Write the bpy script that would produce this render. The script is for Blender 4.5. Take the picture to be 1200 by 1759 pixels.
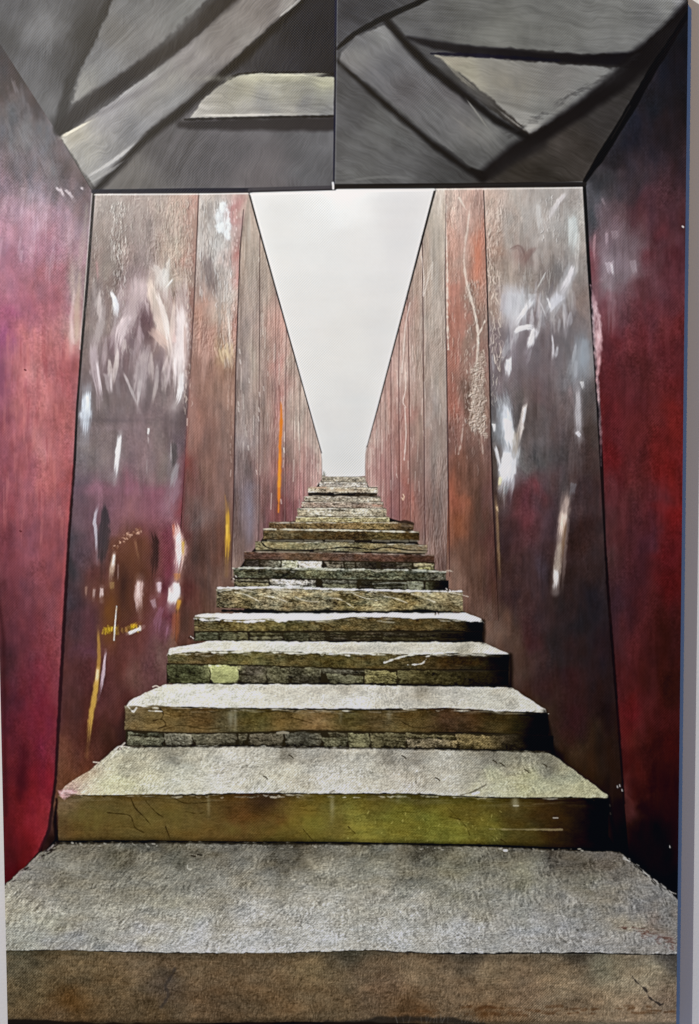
# A printed and overpainted canvas (stone stairway between rusty walls) hung on a white gallery wall.
import math
import numpy as np
try:
    import bpy
    from mathutils import Matrix
except ImportError:
    bpy = None

# ------------------------------------------------------------------ camera, world, lamps
PW, PH = 1200.0, 1759.0            # proportions of the frame
FPX = 1280.0                       # focal length in those units
PITCH, ROLL = math.radians(2.09), math.radians(-0.268)
CAM = np.array([0.0, -0.905, 1.50])
FRONT = -0.035                     # the canvas face stands 35 mm off the wall (wall at y = 0)
LAMPS = [  # name, position, watts, colour, radius
    ('gallery_spot', (-0.75, -2.05, 3.45), 96.0, (1.0, 0.62, 0.06), 0.010),
    ('gallery_spot', (-1.60, -2.00, 3.35), 345.0, (1.0, 1.0, 0.99), 0.010),
]
AMBIENT = np.array([0.085, 0.135, 0.265])

def cam_matrix():
    a = math.pi / 2 - PITCH
    rx = np.array([[1, 0, 0], [0, math.cos(a), -math.sin(a)], [0, math.sin(a), math.cos(a)]])
    r = ROLL
    rz = np.array([[math.cos(r), -math.sin(r), 0], [math.sin(r), math.cos(r), 0], [0, 0, 1]])
    return rx @ rz
RM = cam_matrix()

def to_plane(px, py, y=FRONT):
    """frame position -> point of the plane at depth y (used once, to size the canvas)"""
    d = RM @ np.array([(px - PW / 2), -(py - PH / 2), -FPX])
    t = (y - CAM[1]) / d[1]
    return CAM + d * t

def project(x, y, z):
    P = np.stack([x - CAM[0], y - CAM[1], z - CAM[2]], -1) @ RM
    return PW / 2 + FPX * P[..., 0] / -P[..., 2], PH / 2 - FPX * P[..., 1] / -P[..., 2]

if bpy:
    sc = bpy.context.scene
    for o in list(bpy.data.objects):
        bpy.data.objects.remove(o)
    COL = sc.collection
    cd = bpy.data.cameras.new('camera'); cam = bpy.data.objects.new('camera', cd); COL.objects.link(cam)
    cd.sensor_fit = 'VERTICAL'; cd.sensor_height = 36.0; cd.lens = 36.0 * FPX / PH
    cd.clip_start = 0.01; cd.clip_end = 100
    m = Matrix.Identity(4)
    for i in range(3):
        for j in range(3):
            m[i][j] = RM[i][j]
        m[i][3] = CAM[i]
    cam.matrix_world = m
    sc.camera = cam
    w = bpy.data.worlds.new('World'); sc.world = w; w.use_nodes = True
    w.node_tree.nodes['Background'].inputs[0].default_value = (*[float(v) for v in AMBIENT], 1)
    w.node_tree.nodes['Background'].inputs[1].default_value = 1.0
    for nm, p, e, c, r in LAMPS:
        ld = bpy.data.lights.new(nm, 'SPOT'); ld.energy = e; ld.color = c; ld.shadow_soft_size = r
        ld.spot_size = math.radians(95); ld.spot_blend = 0.0
        lo = bpy.data.objects.new(nm, ld); COL.objects.link(lo); lo.location = p
        d = Matrix.Translation((0, 0, 0)).to_translation()
        from mathutils import Vector
        lo.rotation_euler = (Vector((0, 0, 1.35)) - Vector(p)).to_track_quat('-Z', 'Y').to_euler()
    sc.view_settings.view_transform = 'Standard'; sc.view_settings.look = 'None'
    sc.view_settings.exposure = 0; sc.view_settings.gamma = 1
    sc.view_settings.use_curve_mapping = False

# ------------------------------------------------------------------ the picture on the canvas
X0, Y0, X1, Y1 = -26, -64, 1216, 1824
W, H = X1 - X0, Y1 - Y0
C = np.zeros((H, W, 3), np.float32)      # display-referred pigment
HG = np.zeros((H, W), np.float32)        # paint thickness, 1 = 0.5 mm
ID = np.zeros((H, W), np.int16)

def box(x0, y0, x1, y1):
    x0 = max(int(x0), X0); y0 = max(int(y0), Y0); x1 = min(int(x1), X1); y1 = min(int(y1), Y1)
    s = (slice(y0 - Y0, y1 - Y0), slice(x0 - X0, x1 - X0))
    yy, xx = np.mgrid[y0:y1, x0:x1].astype(np.float32)
    return s, xx, yy

def _vn(nx, ny, seed):
    return np.random.RandomState(seed % 99991).rand(ny, nx).astype(np.float32) * 2 - 1

def noise(xx, yy, sx, sy, seed, oct=4, gain=0.5):
    """value noise on a rectangular raster (fast, separable)"""
    xs = xx[0]; ys = yy[:, 0]
    out = np.zeros(xx.shape, np.float32); a = 1.0; tot = 0.0
    for o in range(oct):
        fx = (xs - xs[0]) / sx + 0.37 * o; fy = (ys - ys[0]) / sy + 0.21 * o
        ix = fx.astype(int); iy = fy.astype(int); tx = fx - ix; ty = fy - iy
        tx = tx * tx * (3 - 2 * tx); ty = ty * ty * (3 - 2 * ty)
        L = _vn(ix[-1] + 2, iy[-1] + 2, seed * 31 + o * 7)
        R_ = L[iy] * (1 - ty)[:, None] + L[iy + 1] * ty[:, None]
        out += a * (R_[:, ix] * (1 - tx) + R_[:, ix + 1] * tx)
        tot += a; a *= gain; sx /= 2; sy /= 2
        if sx < 0.7 and sy < 0.7: break
        sx = max(sx, 0.7); sy = max(sy, 0.7)
    return out / tot * 1.7

_sheets = {}
def rnoise(xx, yy, ang, sx, sy, seed, bend=6):
    """streaks lying along a direction (sx along it, sy across it)"""
    key = (sx, sy, seed)
    if key not in _sheets:
        g1, g2 = np.meshgrid(np.arange(1500, dtype=np.float32), np.arange(1500, dtype=np.float32))
        _sheets.clear(); _sheets[key] = noise(g1, g2, sx, sy, seed, 2, .6)
    N = _sheets[key]; ca, sa = math.cos(ang), math.sin(ang)
    b = noise(xx, yy, 50, 40, seed + 1, 3) * bend
    u = ((xx * ca + yy * sa) + b) % 1498; v = ((-xx * sa + yy * ca) + b) % 1498
    i = u.astype(int); j = v.astype(int); fi = u - i; fj = v - j
    return (N[j, i] * (1 - fi) + N[j, i + 1] * fi) * (1 - fj) + (N[j + 1, i] * (1 - fi) + N[j + 1, i + 1] * fi) * fj

def warp(img, dx, dy):
    h, w_ = img.shape[:2]
    j, i = np.mgrid[0:h, 0:w_]
    ii = np.clip((i + dx), 0, w_ - 1.001); jj = np.clip((j + dy), 0, h - 1.001)
    i0 = ii.astype(int); j0 = jj.astype(int); fi = ii - i0; fj = jj - j0
    i1 = np.minimum(i0 + 1, w_ - 1); j1 = np.minimum(j0 + 1, h - 1)
    return (img[j0, i0] * (1 - fi) + img[j0, i1] * fi) * (1 - fj) + (img[j1, i0] * (1 - fi) + img[j1, i1] * fi) * fj

def emboss(n, dx=1, dy=1):
    return (n - np.roll(np.roll(n, dy, 0), dx, 1))

def grain(xx, yy, sx, sy, seed, wob=4):
    """worm-like wrinkled relief, as on peeling paint or rough stone, about -1..1"""
    n = noise(xx, yy, sx, sy, seed, 3, 0.6)
    w1 = noise(xx, yy, sx * 3, sy * 3, seed + 5, 2); w2 = noise(xx, yy, sx * 3, sy * 3, seed + 9, 2)
    n = warp(n, w1 * wob, w2 * wob)
    r = 1 - np.abs(n) * 2.2
    e = emboss(r, 1, 1)
    return np.clip(e * 1.4, -1.2, 1.2)

def sdf(pts, xx, yy):
    """signed distance to a polygon, negative inside"""
    p = np.array(pts, np.float32); n = len(p)
    d = np.full(xx.shape, 1e9, np.float32); ins = np.zeros(xx.shape, bool)
    for i in range(n):
        a = p[i]; b = p[(i + 1) % n]; e = b - a
        L = float(e @ e) + 1e-9
        t = np.clip(((xx - a[0]) * e[0] + (yy - a[1]) * e[1]) / L, 0, 1)
        d = np.minimum(d, (xx - a[0] - t * e[0]) ** 2 + (yy - a[1] - t * e[1]) ** 2)
        if a[1] != b[1]:
            c = (a[1] > yy) != (b[1] > yy)
            ins ^= c & (xx < (b[0] - a[0]) * (yy - a[1]) / (b[1] - a[1]) + a[0])
    d = np.sqrt(d)
    return np.where(ins, -d, d)

def ss(a, b, v):
    t = np.clip((v - a) / (b - a), 0, 1)
    return t * t * (3 - 2 * t)

def field(cps, xx, yy, ay=0.6, p=3.2, soft2=110, wob=6):
    """colour blended between control points (x, y, (r,g,b))"""
    st = 5
    h, w_ = xx.shape
    gy = np.arange(0, h + st, st); gx = np.arange(0, w_ + st, st)
    fx = xx[0, 0] + gx[None, :]; fy = yy[0, 0] + gy[:, None]
    gw, gh = np.meshgrid(gx.astype(np.float32), gy.astype(np.float32))
    wbx = noise(gw, gh, 34, 26, int(cps[0][0]) + 7, 3) * wob; wby = noise(gw, gh, 34, 26, int(cps[0][0]) + 8, 3) * wob
    num = np.zeros((len(gy), len(gx), 3)); den = np.zeros((len(gy), len(gx)))
    for x, y, c in cps:
        wgt = 1.0 / (((fx + wbx - x) ** 2 + ((fy + wby - y) * ay) ** 2 + soft2) ** (p / 2))
        num += wgt[..., None] * np.array(c) / 255.0; den += wgt
    g = num / den[..., None]
    jj = np.arange(h) / st; ii = np.arange(w_) / st
    j0 = jj.astype(int); i0 = ii.astype(int); fj = (jj - j0)[:, None, None]; fi = (ii - i0)[None, :, None]
    j1 = np.minimum(j0 + 1, len(gy) - 1); i1 = np.minimum(i0 + 1, len(gx) - 1)
    a = g[j0] * (1 - fj) + g[j1] * fj
    return (a[:, i0] * (1 - fi) + a[:, i1] * fi).astype(np.float32)

def bb(pts, pad=6):
    xs = [q[0] for q in pts]; ys = [q[1] for q in pts]
    return box(min(xs) - pad, min(ys) - pad, max(xs) + pad, max(ys) + pad)

def comp(s, col, a):
    a = np.clip(a, 0, 1)
    if a.ndim == 2: a = a[..., None]
    C[s] = C[s] * (1 - a) + col * a

def rgb(c): return np.array(c, np.float32) / 255.0

def poly(pts, soft=0.6, jit=0.0, seed=1, js=20, pad=8):
    s, xx, yy = bb(pts, pad + soft)
    d = sdf(pts, xx, yy)
    if jit: d = d + noise(xx, yy, js, js, seed, 3) * jit
    return s, xx, yy, ss(soft, -soft, d), d

def line(pts, wd, col, a=1.0, soft=0.8, jit=0.0, seed=3, hgt=0.0):
    wl = list(wd) if isinstance(wd, (list, tuple)) else [wd] * len(pts)
    if len(wl) != len(pts): wl = list(np.interp(np.linspace(0, 1, len(pts)), np.linspace(0, 1, len(wl)), wl))
    s, xx, yy = bb(pts, max(wl) + soft + 6)
    if xx.size == 0: return
    best = np.full(xx.shape, 1e9, np.float32)
    for i in range(len(pts) - 1):
        a0 = np.array(pts[i], float); b0 = np.array(pts[i + 1], float); e = b0 - a0; L = float(e @ e) + 1e-9
        t = np.clip(((xx - a0[0]) * e[0] + (yy - a0[1]) * e[1]) / L, 0, 1)
        d = np.hypot(xx - a0[0] - t * e[0], yy - a0[1] - t * e[1]) - (wl[i] + (wl[i + 1] - wl[i]) * t) / 2
        best = np.minimum(best, d)
    if jit:
        js = 7 if max(wl) < 8 else 22
        best = best + noise(xx, yy, js, js, seed, 3) * jit
    al = ss(soft, -soft, best) * a
    comp(s, rgb(col), al)
    if hgt: HG[s] += al * hgt

def spline(pts, n=10):
    p = [np.array(q, float) for q in pts]
    if len(p) < 3: return [tuple(q) for q in p]
    q = [2 * p[0] - p[1]] + p + [2 * p[-1] - p[-2]]; out = []
    for i in range(1, len(q) - 2):
        for k in range(n):
            t = k / n
            out.append(tuple(0.5 * ((2 * q[i]) + (-q[i - 1] + q[i + 1]) * t + (2 * q[i - 1] - 5 * q[i] + 4 * q[i + 1] - q[i + 2]) * t * t
                       + (-q[i - 1] + 3 * q[i] - 3 * q[i + 1] + q[i + 2]) * t ** 3)))
    out.append(tuple(p[-1])); return out

_sk = [0]
def stroke(pts, wd, col, a=0.9, dry=0.4, h=0.5, col2=None, ends=(0.12, 0.3)):
    """a brush stroke: bristle streaks, tapered ragged ends and real thickness"""
    _sk[0] += 1; seed = 500 + _sk[0] * 13
    wl = [q * 1.32 for q in wd] if isinstance(wd, (list, tuple)) else [wd, wd]
    if sum(col) > 500 and max(wl) > 3: a = min(1.0, a * 1.2); dry = dry * .8; col = tuple(min(255, q * 1.05) for q in col)
    P = np.array(pts, float); P[-1] += (P[-1] - P[-2]) * .25; P[0] += (P[0] - P[1]) * .08; pts = [tuple(q) for q in P]
    if max(wl) > 3.5 and a > .3: line(spline(pts, 4), [q * 1.0 for q in wl], col, a * .16, max(wl) * .4, 1.0, seed)
    pts = spline(pts, 8)
    P = np.array(pts); seg = np.hypot(*np.diff(P, axis=0).T); cum = np.concatenate([[0], np.cumsum(seg)]); T = cum[-1]
    ws = np.interp(cum / T, np.linspace(0, 1, len(wl)), wl) / 2
    s, xx, yy = bb(pts, max(wl) / 2 + 8)
    best = np.full(xx.shape, 1e9, np.float32); al = np.zeros_like(best); ac = np.zeros_like(best); wv = np.ones_like(best)
    for i in range(len(P) - 1):
        e = P[i + 1] - P[i]; L = seg[i] + 1e-6; u = e / L
        tt = (xx - P[i][0]) * u[0] + (yy - P[i][1]) * u[1]
        t = np.clip(tt, 0, L); 
        if i == 0: t = np.minimum(tt, L)
        if i == len(P) - 2: t = np.maximum(tt, 0) if i else tt
        cr = (xx - P[i][0]) * u[1] - (yy - P[i][1]) * u[0]
        tc = np.clip(tt, 0, L)
        d = np.hypot(xx - P[i][0] - tc * u[0], yy - P[i][1] - tc * u[1])
        m_ = d < best
        best = np.where(m_, d, best); al = np.where(m_, cum[i] + t, al); ac = np.where(m_, cr, ac)
        wv = np.where(m_, ws[i] + (ws[i + 1] - ws[i]) * np.clip(tt / L, 0, 1), wv)
    rs = np.random.RandomState(seed)
    n1 = rs.rand(64); n2 = rs.rand(256)
    k = ac / 1.3 + 30
    br = np.interp(k.ravel(), np.arange(64), n1).reshape(k.shape)            # bristle id
    rag = br * 0.5 + 0.5 * noise(xx, yy, 4, 9, seed, 2)
    tn = al / T
    e0 = ss(-0.02, ends[0], tn - br * ends[0] * 0.9 + 0.02); e1 = ss(1.02, 1 - ends[1], tn + br * ends[1] * 0.9)
    across = np.abs(ac) / np.maximum(wv, 0.6)
    m_ = ss(1.2, 0.6, across + rag * 0.3)
    dryn = np.clip(1 - dry * (0.3 + .85 * tn) * ss(0.3, 0.9, br + 0.25 * noise(xx, yy, 3, 8, seed + 2, 2)), 0, 1)
    m_ = m_ * e0 * e1 * dryn * a * (best < max(wl) / 2 + 6)
    cc = rgb(col) * np.ones(xx.shape + (3,), np.float32)
    if col2 is not None: cc = cc * (1 - tn[..., None].clip(0, 1)) + rgb(col2) * tn[..., None].clip(0, 1)
    cc = cc * (0.93 + 0.12 * br[..., None])
    comp(s, cc, m_)
    HG[s] += m_ * h * (0.5 + 0.5 * br)

def glaze(x, y, rx, ry, col, a=0.6, rot=0.0, tex=0.35, seed=None):
    """a soft scumbled patch"""
    _sk[0] += 1; seed = seed or 900 + _sk[0] * 17
    r = max(rx, ry) * 2.2
    s, xx, yy = box(x - r, y - r, x + r, y + r)
    c_, s_ = math.cos(rot), math.sin(rot)
    u = ((xx - x) * c_ + (yy - y) * s_) / rx; v = (-(xx - x) * s_ + (yy - y) * c_) / ry
    g = np.exp(-(u * u + v * v) * 1.1)
    g = g * (1 + tex * noise(xx, yy, 9, 26, seed, 4))
    comp(s, rgb(col), g * a)

LAB = {}
def setid(s, m_, i): ID[s] = np.where(m_ > 0.5, i, ID[s])

def region(pts, cps, pid, ay=0.6, soft=0.7, amp=0.05, streak=(7, 70), seed=11, jit=0.0, wr=0.0, wscale=(5, 12), wmask=None, satn=0.02, p=2.9, sat=.84, spk=0.0):
    s, xx, yy, m_, d = poly(pts, soft, jit, seed)
    wx = noise(xx, yy, 40, 60, seed + 71, 3) * 9; wy = noise(xx, yy, 40, 60, seed + 72, 3) * 22
    c = field(cps, xx, yy, ay, p)
    c = np.stack([warp(c[..., k], wx, wy) for k in range(3)], -1)
    n = noise(xx, yy, streak[0], streak[1], seed, 4, 0.6); n2 = noise(xx, yy, streak[0] * 3, streak[1] * 0.6, seed + 1, 3)
    f = noise(xx, yy, 2, 3, seed + 2, 2)
    mod = 1 + amp * (n + 0.9 * n2) * 1.5 + amp * 0.5 * f
    c = c * mod[..., None]
    if spk:
        sp_ = np.clip(noise(xx, yy, 3.0, 3.4, seed + 31, 2, .8), -1, 1) * np.clip(.5 + noise(xx, yy, 30, 60, seed + 32, 3), 0.1, 1.3) + .8 * noise(xx, yy, 11, 22, seed + 33, 4, .7)
        c = c * (1 + spk * sp_)[..., None]
    lu = c.mean(-1, keepdims=True); c = lu + (c - lu) * sat
    if 20 < seed < 80: c = c * np.array([1.035, .985, .955], np.float32)
    ch = noise(xx, yy, streak[0] * 2, streak[1], seed + 6, 3)
    c[..., 0] += satn * ch; c[..., 2] -= satn * ch * 0.5
    if wr:
        g = grain(xx, yy, wscale[0], wscale[1], seed + 3, 3)
        wm = wr * (wmask(xx, yy) if wmask else 1.0) * np.clip(0.6 + 0.9 * noise(xx, yy, 25, 70, seed + 4, 3), 0, 1.6)
        c = c + (g * wm)[..., None] * np.array([1, 1, .97])
        HG[s] += m_ * g * wm * 0.5
    comp(s, c, m_)
    if pid: setid(s, m_, pid)
    return s, xx, yy, m_

# ---- part ids
PARTS = {}   # id -> (name, label, parent id or 0)
_pid = [0]
def part(name, label=None, parent=0):
    _pid[0] += 1; PARTS[_pid[0]] = (name, label, parent); return _pid[0]

# ---- sky
P_SKY = part('painted_sky', 'pale grey white sky between the two rows of rusty panels')
region([(150, 310), (1010, 310), (760, 860), (420, 860)],
       [(590, 335, (242, 242, 240)), (450, 350, (232, 230, 227)), (590, 420, (227, 225, 222)), (470, 380, (229, 227, 223)),
        (700, 380, (221, 218, 217)), (590, 600, (224, 221, 216)), (590, 780, (213, 212, 210)), (520, 560, (226, 223, 219)), (660, 560, (219, 216, 213))],
       P_SKY, amp=0.004, satn=0.003, seed=5, streak=(30, 30))

# ---- wall panels, far ones first.  left side
def xs_on(pts, y):
    return float(np.interp(y, [q[1] for q in pts], [q[0] for q in pts]))
SKL = [(426, 326), (440, 378), (552, 778), (553, 830)]
LFIELD = [(420, 350, (175, 160, 150)), (435, 400, (165, 155, 145)), (425, 450, (158, 146, 136)), (442, 450, (172, 163, 152)), (425, 550, (138, 128, 126)), (435, 620, (165, 157, 146)), (418, 640, (130, 122, 122)),
          (430, 700, (140, 132, 130)), (425, 760, (138, 134, 138)), (425, 810, (92, 84, 86)), (428, 870, (112, 108, 122)), (408, 900, (92, 76, 74)),
          (440, 880, (104, 84, 82)), (415, 960, (96, 78, 74)), (400, 985, (120, 100, 92)),
          (460, 500, (168, 158, 148)), (460, 600, (155, 142, 134)), (460, 700, (142, 126, 118)), (460, 780, (128, 110, 105)), (460, 850, (108, 82, 82)), (460, 895, (98, 60, 66)),
          (480, 560, (176, 140, 132)), (479, 620, (170, 120, 116)), (480, 700, (165, 110, 108)), (480, 800, (145, 90, 88)), (478, 890, (112, 56, 56)),
          (500, 620, (178, 170, 160)), (500, 700, (162, 150, 142)), (500, 780, (142, 126, 120)), (495, 850, (118, 88, 90)), (495, 890, (104, 62, 70)),
          (520, 690, (188, 180, 170)), (520, 740, (172, 160, 150)), (522, 800, (165, 130, 126)), (518, 850, (138, 92, 96)),
          (545, 780, (205, 196, 186)), (540, 815, (184, 152, 150)), (530, 835, (165, 128, 126))]
LSEAM = [408, 445, 472.5, 490.5, 504.6, 515, 522, 528, 532.5, 537, 541.5, 547, 553]
LLAB = ['grey panel with a pale violet smear low down, fifth from the last dark seam on the left wall',
        'taupe grey narrow panel left of the orange streak', 'rusty pink panel carrying a bright orange streak']
region([(402, 318), (426, 326), (552, 778), (553, 817), (570, 819), (530, 905), (470, 950), (430, 1012), (380, 1012), (398, 800)], LFIELD, 0, amp=0.075, streak=(3, 60), sat=.92, seed=21, wr=0.045, wscale=(3, 26), satn=0.01, ay=0.45)
for i in range(len(LSEAM) - 1):
    a, b = LSEAM[i], LSEAM[i + 1]
    pid = part('painted_panel', LLAB[i] if i < 3 else None)
    ta = 7 if i == 0 else 0
    pts = [(a + ta, 318), (b + (3 if i == 0 else 0), 318), (b, 1012), (a - (9 if i == 0 else 0), 1012)]
    s, xx, yy, m_, d = poly(pts, 0.6)
    lim = np.interp(yy[:, 0], [326, 778, 1020], [426, 552, 553])[:, None]
    m_ = m_ * (xx < lim)
    setid(s, m_, pid)
    # every panel a touch different in tone, a fine dark joint and a lit rim
    rs = np.random.RandomState(40 + i); k = 1 + 0.05 * (rs.rand() - 0.5)
    C[s] = C[s] * (1 - m_[..., None]) + C[s] * m_[..., None] * k
for x, a, wd in [(445, .85, 1.6), (472.5, .5, 1.2), (490.5, .8, 1.3), (504.6, .45, 1.1), (515, .5, 1.2), (522, .45, 1), (528, .5, 1), (532.5, .35, 1), (537, .5, 1), (541.5, .4, 1), (547, .45, .9)]:
    yt = np.interp(x, [426, 552], [326, 778])
    line([(x + 1, yt + 7), (x, 640 if yt < 630 else yt + 12), (x - 1, 950 if x < 460 else 905 if x < 505 else 870)], wd, (66, 48, 50), a * 0.8, 0.7)
    line([(x - 2.0, yt + 8), (x - 2.2, 900 if x < 505 else 860)], 1.0, (205, 190, 180), a * 0.28, 0.8)
rs = np.random.RandomState(3)
for i in range(90):   # drips and flakes of pale paint on the far left panels
    x = rs.uniform(412, 550); yt = np.interp(x, [426, 552], [345, 800]) if x > 426 else 345
    y = yt + rs.rand() ** 1.5 * (860 - yt); L = rs.uniform(6, 40)
    line([(x, y), (x + rs.uniform(-1.5, 1.5), y + L)], rs.uniform(.7, 1.8), (225, 215, 202), rs.uniform(.12, .5), .8)
for x, y in [(411, 600), (412, 618), (409, 690), (409, 700), (445, 674), (444, 700), (443, 716), (427, 650), (440, 808), (426, 766), (452, 664), (487, 770), (482, 858)]:
    line([(x, y), (x + 1, y + 7)], 1.7, (222, 214, 206), .55, .9, .5, seed=x, hgt=.15)
glaze(427, 400, 4, 60, (205, 196, 184), .4)
glaze(428, 885, 9, 50, (140, 134, 152), .55)
line([(482, 690), (483, 720), (481, 760), (480, 810), (479, 850), (478, 880)], [1, 5, 4.5, 6, 5, 1], (222, 118, 28), .95, 1.2, .6, hgt=.35)
line([(480, 780), (479, 835)], [2, 5], (238, 150, 40), .7, 1.5, hgt=.1)

# right side, far panels
RFIELD = [(632, 800, (190, 172, 165)), (631, 770, (195, 182, 172)), (645, 740, (182, 156, 150)), (650, 780, (176, 140, 136)), (660, 800, (160, 112, 112)), (665, 700, (176, 152, 144)),
          (662, 850, (140, 84, 84)), (672, 760, (158, 120, 116)), (678, 820, (128, 98, 102)), (678, 880, (104, 72, 82)), (692, 885, (160, 88, 70)), (693, 830, (150, 86, 76)),
          (692, 770, (155, 104, 98)), (695, 700, (160, 112, 106)), (690, 640, (186, 170, 164)), (680, 640, (176, 140, 134)), (695, 560, (178, 146, 138)), (640, 820, (180, 146, 140)), (702, 540, (165, 130, 122)),
          (715, 480, (168, 152, 142)), (715, 560, (162, 148, 138)), (715, 640, (152, 140, 130)), (715, 720, (138, 122, 112)), (716, 790, (122, 102, 96)), (716, 850, (112, 86, 82)), (718, 910, (96, 72, 70)), (722, 930, (140, 118, 110)),
          (755, 335, (200, 194, 186)), (748, 380, (178, 172, 160)), (735, 430, (166, 156, 146)), (756, 420, (166, 160, 150)), (740, 470, (156, 148, 138)), (750, 480, (160, 156, 150)), (745, 560, (158, 152, 145)),
          (745, 650, (146, 140, 132)), (742, 690, (158, 154, 154)), (755, 700, (138, 130, 124)), (748, 780, (130, 124, 120)), (748, 850, (104, 92, 90)), (745, 920, (98, 84, 80)), (750, 960, (82, 62, 60)), (742, 960, (120, 98, 92))]
region([(748, 318), (772, 318), (776, 1030), (720, 960), (680, 900), (640, 880), (610, 819), (627, 817), (627, 780)], RFIELD, 0, amp=0.06, streak=(3, 55), sat=.9, seed=31, wr=0.05, wscale=(3, 22), satn=0.01, ay=0.45)
RSEAM = [627, 631.7, 634.7, 640.7, 646.7, 654, 662.6, 672, 685.7, 703, 728, 768]
RLAB = {8: 'rust red panel with a small hook shaped mark near its foot', 9: 'taupe brown plain panel left of the pale grey one', 10: 'pale weathered grey panel left of the rusty orange one'}
for i in range(len(RSEAM) - 1):
    a, b = RSEAM[i], RSEAM[i + 1]
    pid = part('painted_panel', RLAB.get(i))
    ta = -5 if i == 10 else 0
    s, xx, yy, m_, d = poly([(a + (-6 if i == 10 else 0), 318), (b + ta, 318), (b + (3 if i == 10 else 1), 1020), (a + 1, 1020)], 0.6)
    lim = np.interp(yy[:, 0], [326, 778, 1020], [747, 628, 627])[:, None]
    m_ = m_ * (xx > lim); setid(s, m_, pid)
    rs = np.random.RandomState(60 + i); k = 1 + 0.05 * (rs.rand() - 0.5)
    C[s] = C[s] * (1 - m_[..., None]) + C[s] * m_[..., None] * k
for x, a, wd in [(631.7, .3, 1), (634.7, .4, 1), (640.7, .4, 1), (646.7, .45, 1), (654, .5, 1.1), (662.6, .5, 1.1), (672, .7, 1.2), (685.7, .85, 1.4), (703, .8, 1.4), (728, .95, 1.7)]:
    yt = np.interp(x, [628, 747], [778, 326])
    line([(x - 3 if x > 700 else x, max(yt, 330) + 7), (x - 1, max(640, yt + 12)), (x + 2 if x > 700 else x, 945 if x > 720 else 905 if x > 665 else 870)], wd, (64, 38, 42), a * 0.85, 0.7)
    line([(x + 2.2, max(yt, 330) + 14), (x + 2.6, 900 if x > 665 else 850)], 1.0, (214, 196, 186), a * 0.3, 0.8)
rs = np.random.RandomState(9)
for i in range(100):
    x = rs.uniform(632, 764); yt = np.interp(x, [628, 747], [800, 345])
    y = yt + rs.rand() ** 1.6 * (840 - yt); L = rs.uniform(6, 36)
    line([(x, y), (x + rs.uniform(-2, 2), y + L)], rs.uniform(.7, 1.7), (226, 216, 204), rs.uniform(.12, .45), .8)
for pts in [[(724, 440), (728, 480), (727, 508), (741, 455)], [(704, 520), (696, 560), (693, 600), (690, 640)], [(697, 640), (696, 670), (692, 690), (697, 700)],
            [(695, 700), (697, 745), (694, 790)], [(743, 450), (741, 480)], [(757, 335), (752, 370)]]:
    line(spline(pts), 1.8, (226, 216, 206), .65, .9, .4, hgt=.15)
line([(692, 849), (694, 853), (692, 859), (690, 855)], 1.6, (228, 196, 160), .8, .8)

# R4 rusty orange panel
P_R4 = part('painted_panel', 'rusty orange and brown panel with a long crooked crack of pale flakes')
region([(764, 318), (831, 318), (840, 640), (846, 850), (856, 1072), (780, 1062), (766, 1000), (770, 800)],
       [(785, 350, (196, 172, 162)), (815, 350, (186, 152, 142)), (775, 345, (206, 194, 184)), (795, 380, (180, 148, 138)), (780, 420, (182, 138, 124)), (815, 430, (196, 126, 104)), (780, 500, (178, 116, 102)), (818, 470, (178, 116, 98)), (796, 450, (158, 138, 128)),
        (805, 520, (128, 110, 100)), (780, 560, (172, 112, 98)), (780, 610, (168, 106, 92)), (805, 600, (112, 98, 88)), (830, 560, (140, 120, 112)), (830, 620, (146, 112, 104)), (780, 680, (150, 92, 80)), (805, 680, (104, 84, 76)),
        (825, 700, (142, 118, 106)), (780, 750, (126, 90, 84)), (815, 780, (88, 66, 60)), (838, 750, (112, 84, 82)), (775, 850, (142, 74, 56)), (790, 850, (138, 74, 50)), (800, 820, (96, 66, 56)), (820, 850, (84, 60, 52)), (840, 850, (98, 64, 66)),
        (783, 910, (138, 74, 46)), (800, 900, (100, 60, 46)), (825, 920, (78, 52, 46)), (842, 940, (84, 46, 48)), (790, 980, (92, 56, 46)), (840, 1000, (70, 42, 40)), (815, 1000, (78, 56, 48)), (785, 992, (120, 98, 86)), (835, 1040, (92, 72, 62))],
       P_R4, sat=.84, amp=0.07, streak=(4, 50), seed=41, wr=0.06, wscale=(3, 13), satn=0.01, ay=0.5, wmask=lambda x, y: ss(860, 700, y) * 0.9 + 0.12)
glaze(818, 440, 9, 42, (198, 112, 84), .7)
for k, pts in enumerate([[(808, 350), (802, 395), (797, 440), (800, 480), (808, 510), (817, 545), (821, 580), (819, 620), (814, 670), (812, 700)], [(800, 360), (791, 345), (788, 340)], [(833, 550), (822, 575)],
            [(766, 345), (766, 400), (768, 460), (768, 540), (770, 600)], [(814, 660), (812, 700), (818, 725), (826, 745), (829, 780)], [(787, 780), (792, 760), (795, 730)]]):
    line(spline(pts), [2.2, 4.2, 2.8] if k == 0 else 2.2, (222, 210, 196), .8 if k < 4 else .4, 1.0, 1.0, hgt=.3, seed=k)
s, xx, yy, m_, d = poly([(808, 640), (830, 600), (834, 700), (836, 752), (826, 748), (815, 740), (806, 738), (806, 690)], 3, 4, 5, 8)
g = grain(xx, yy, 4, 4, 77, 3)
comp(s, rgb((162, 144, 130)) + g[..., None] * .22, m_ * .75); HG[s] += m_ * (.3 + .3 * g)

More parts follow.
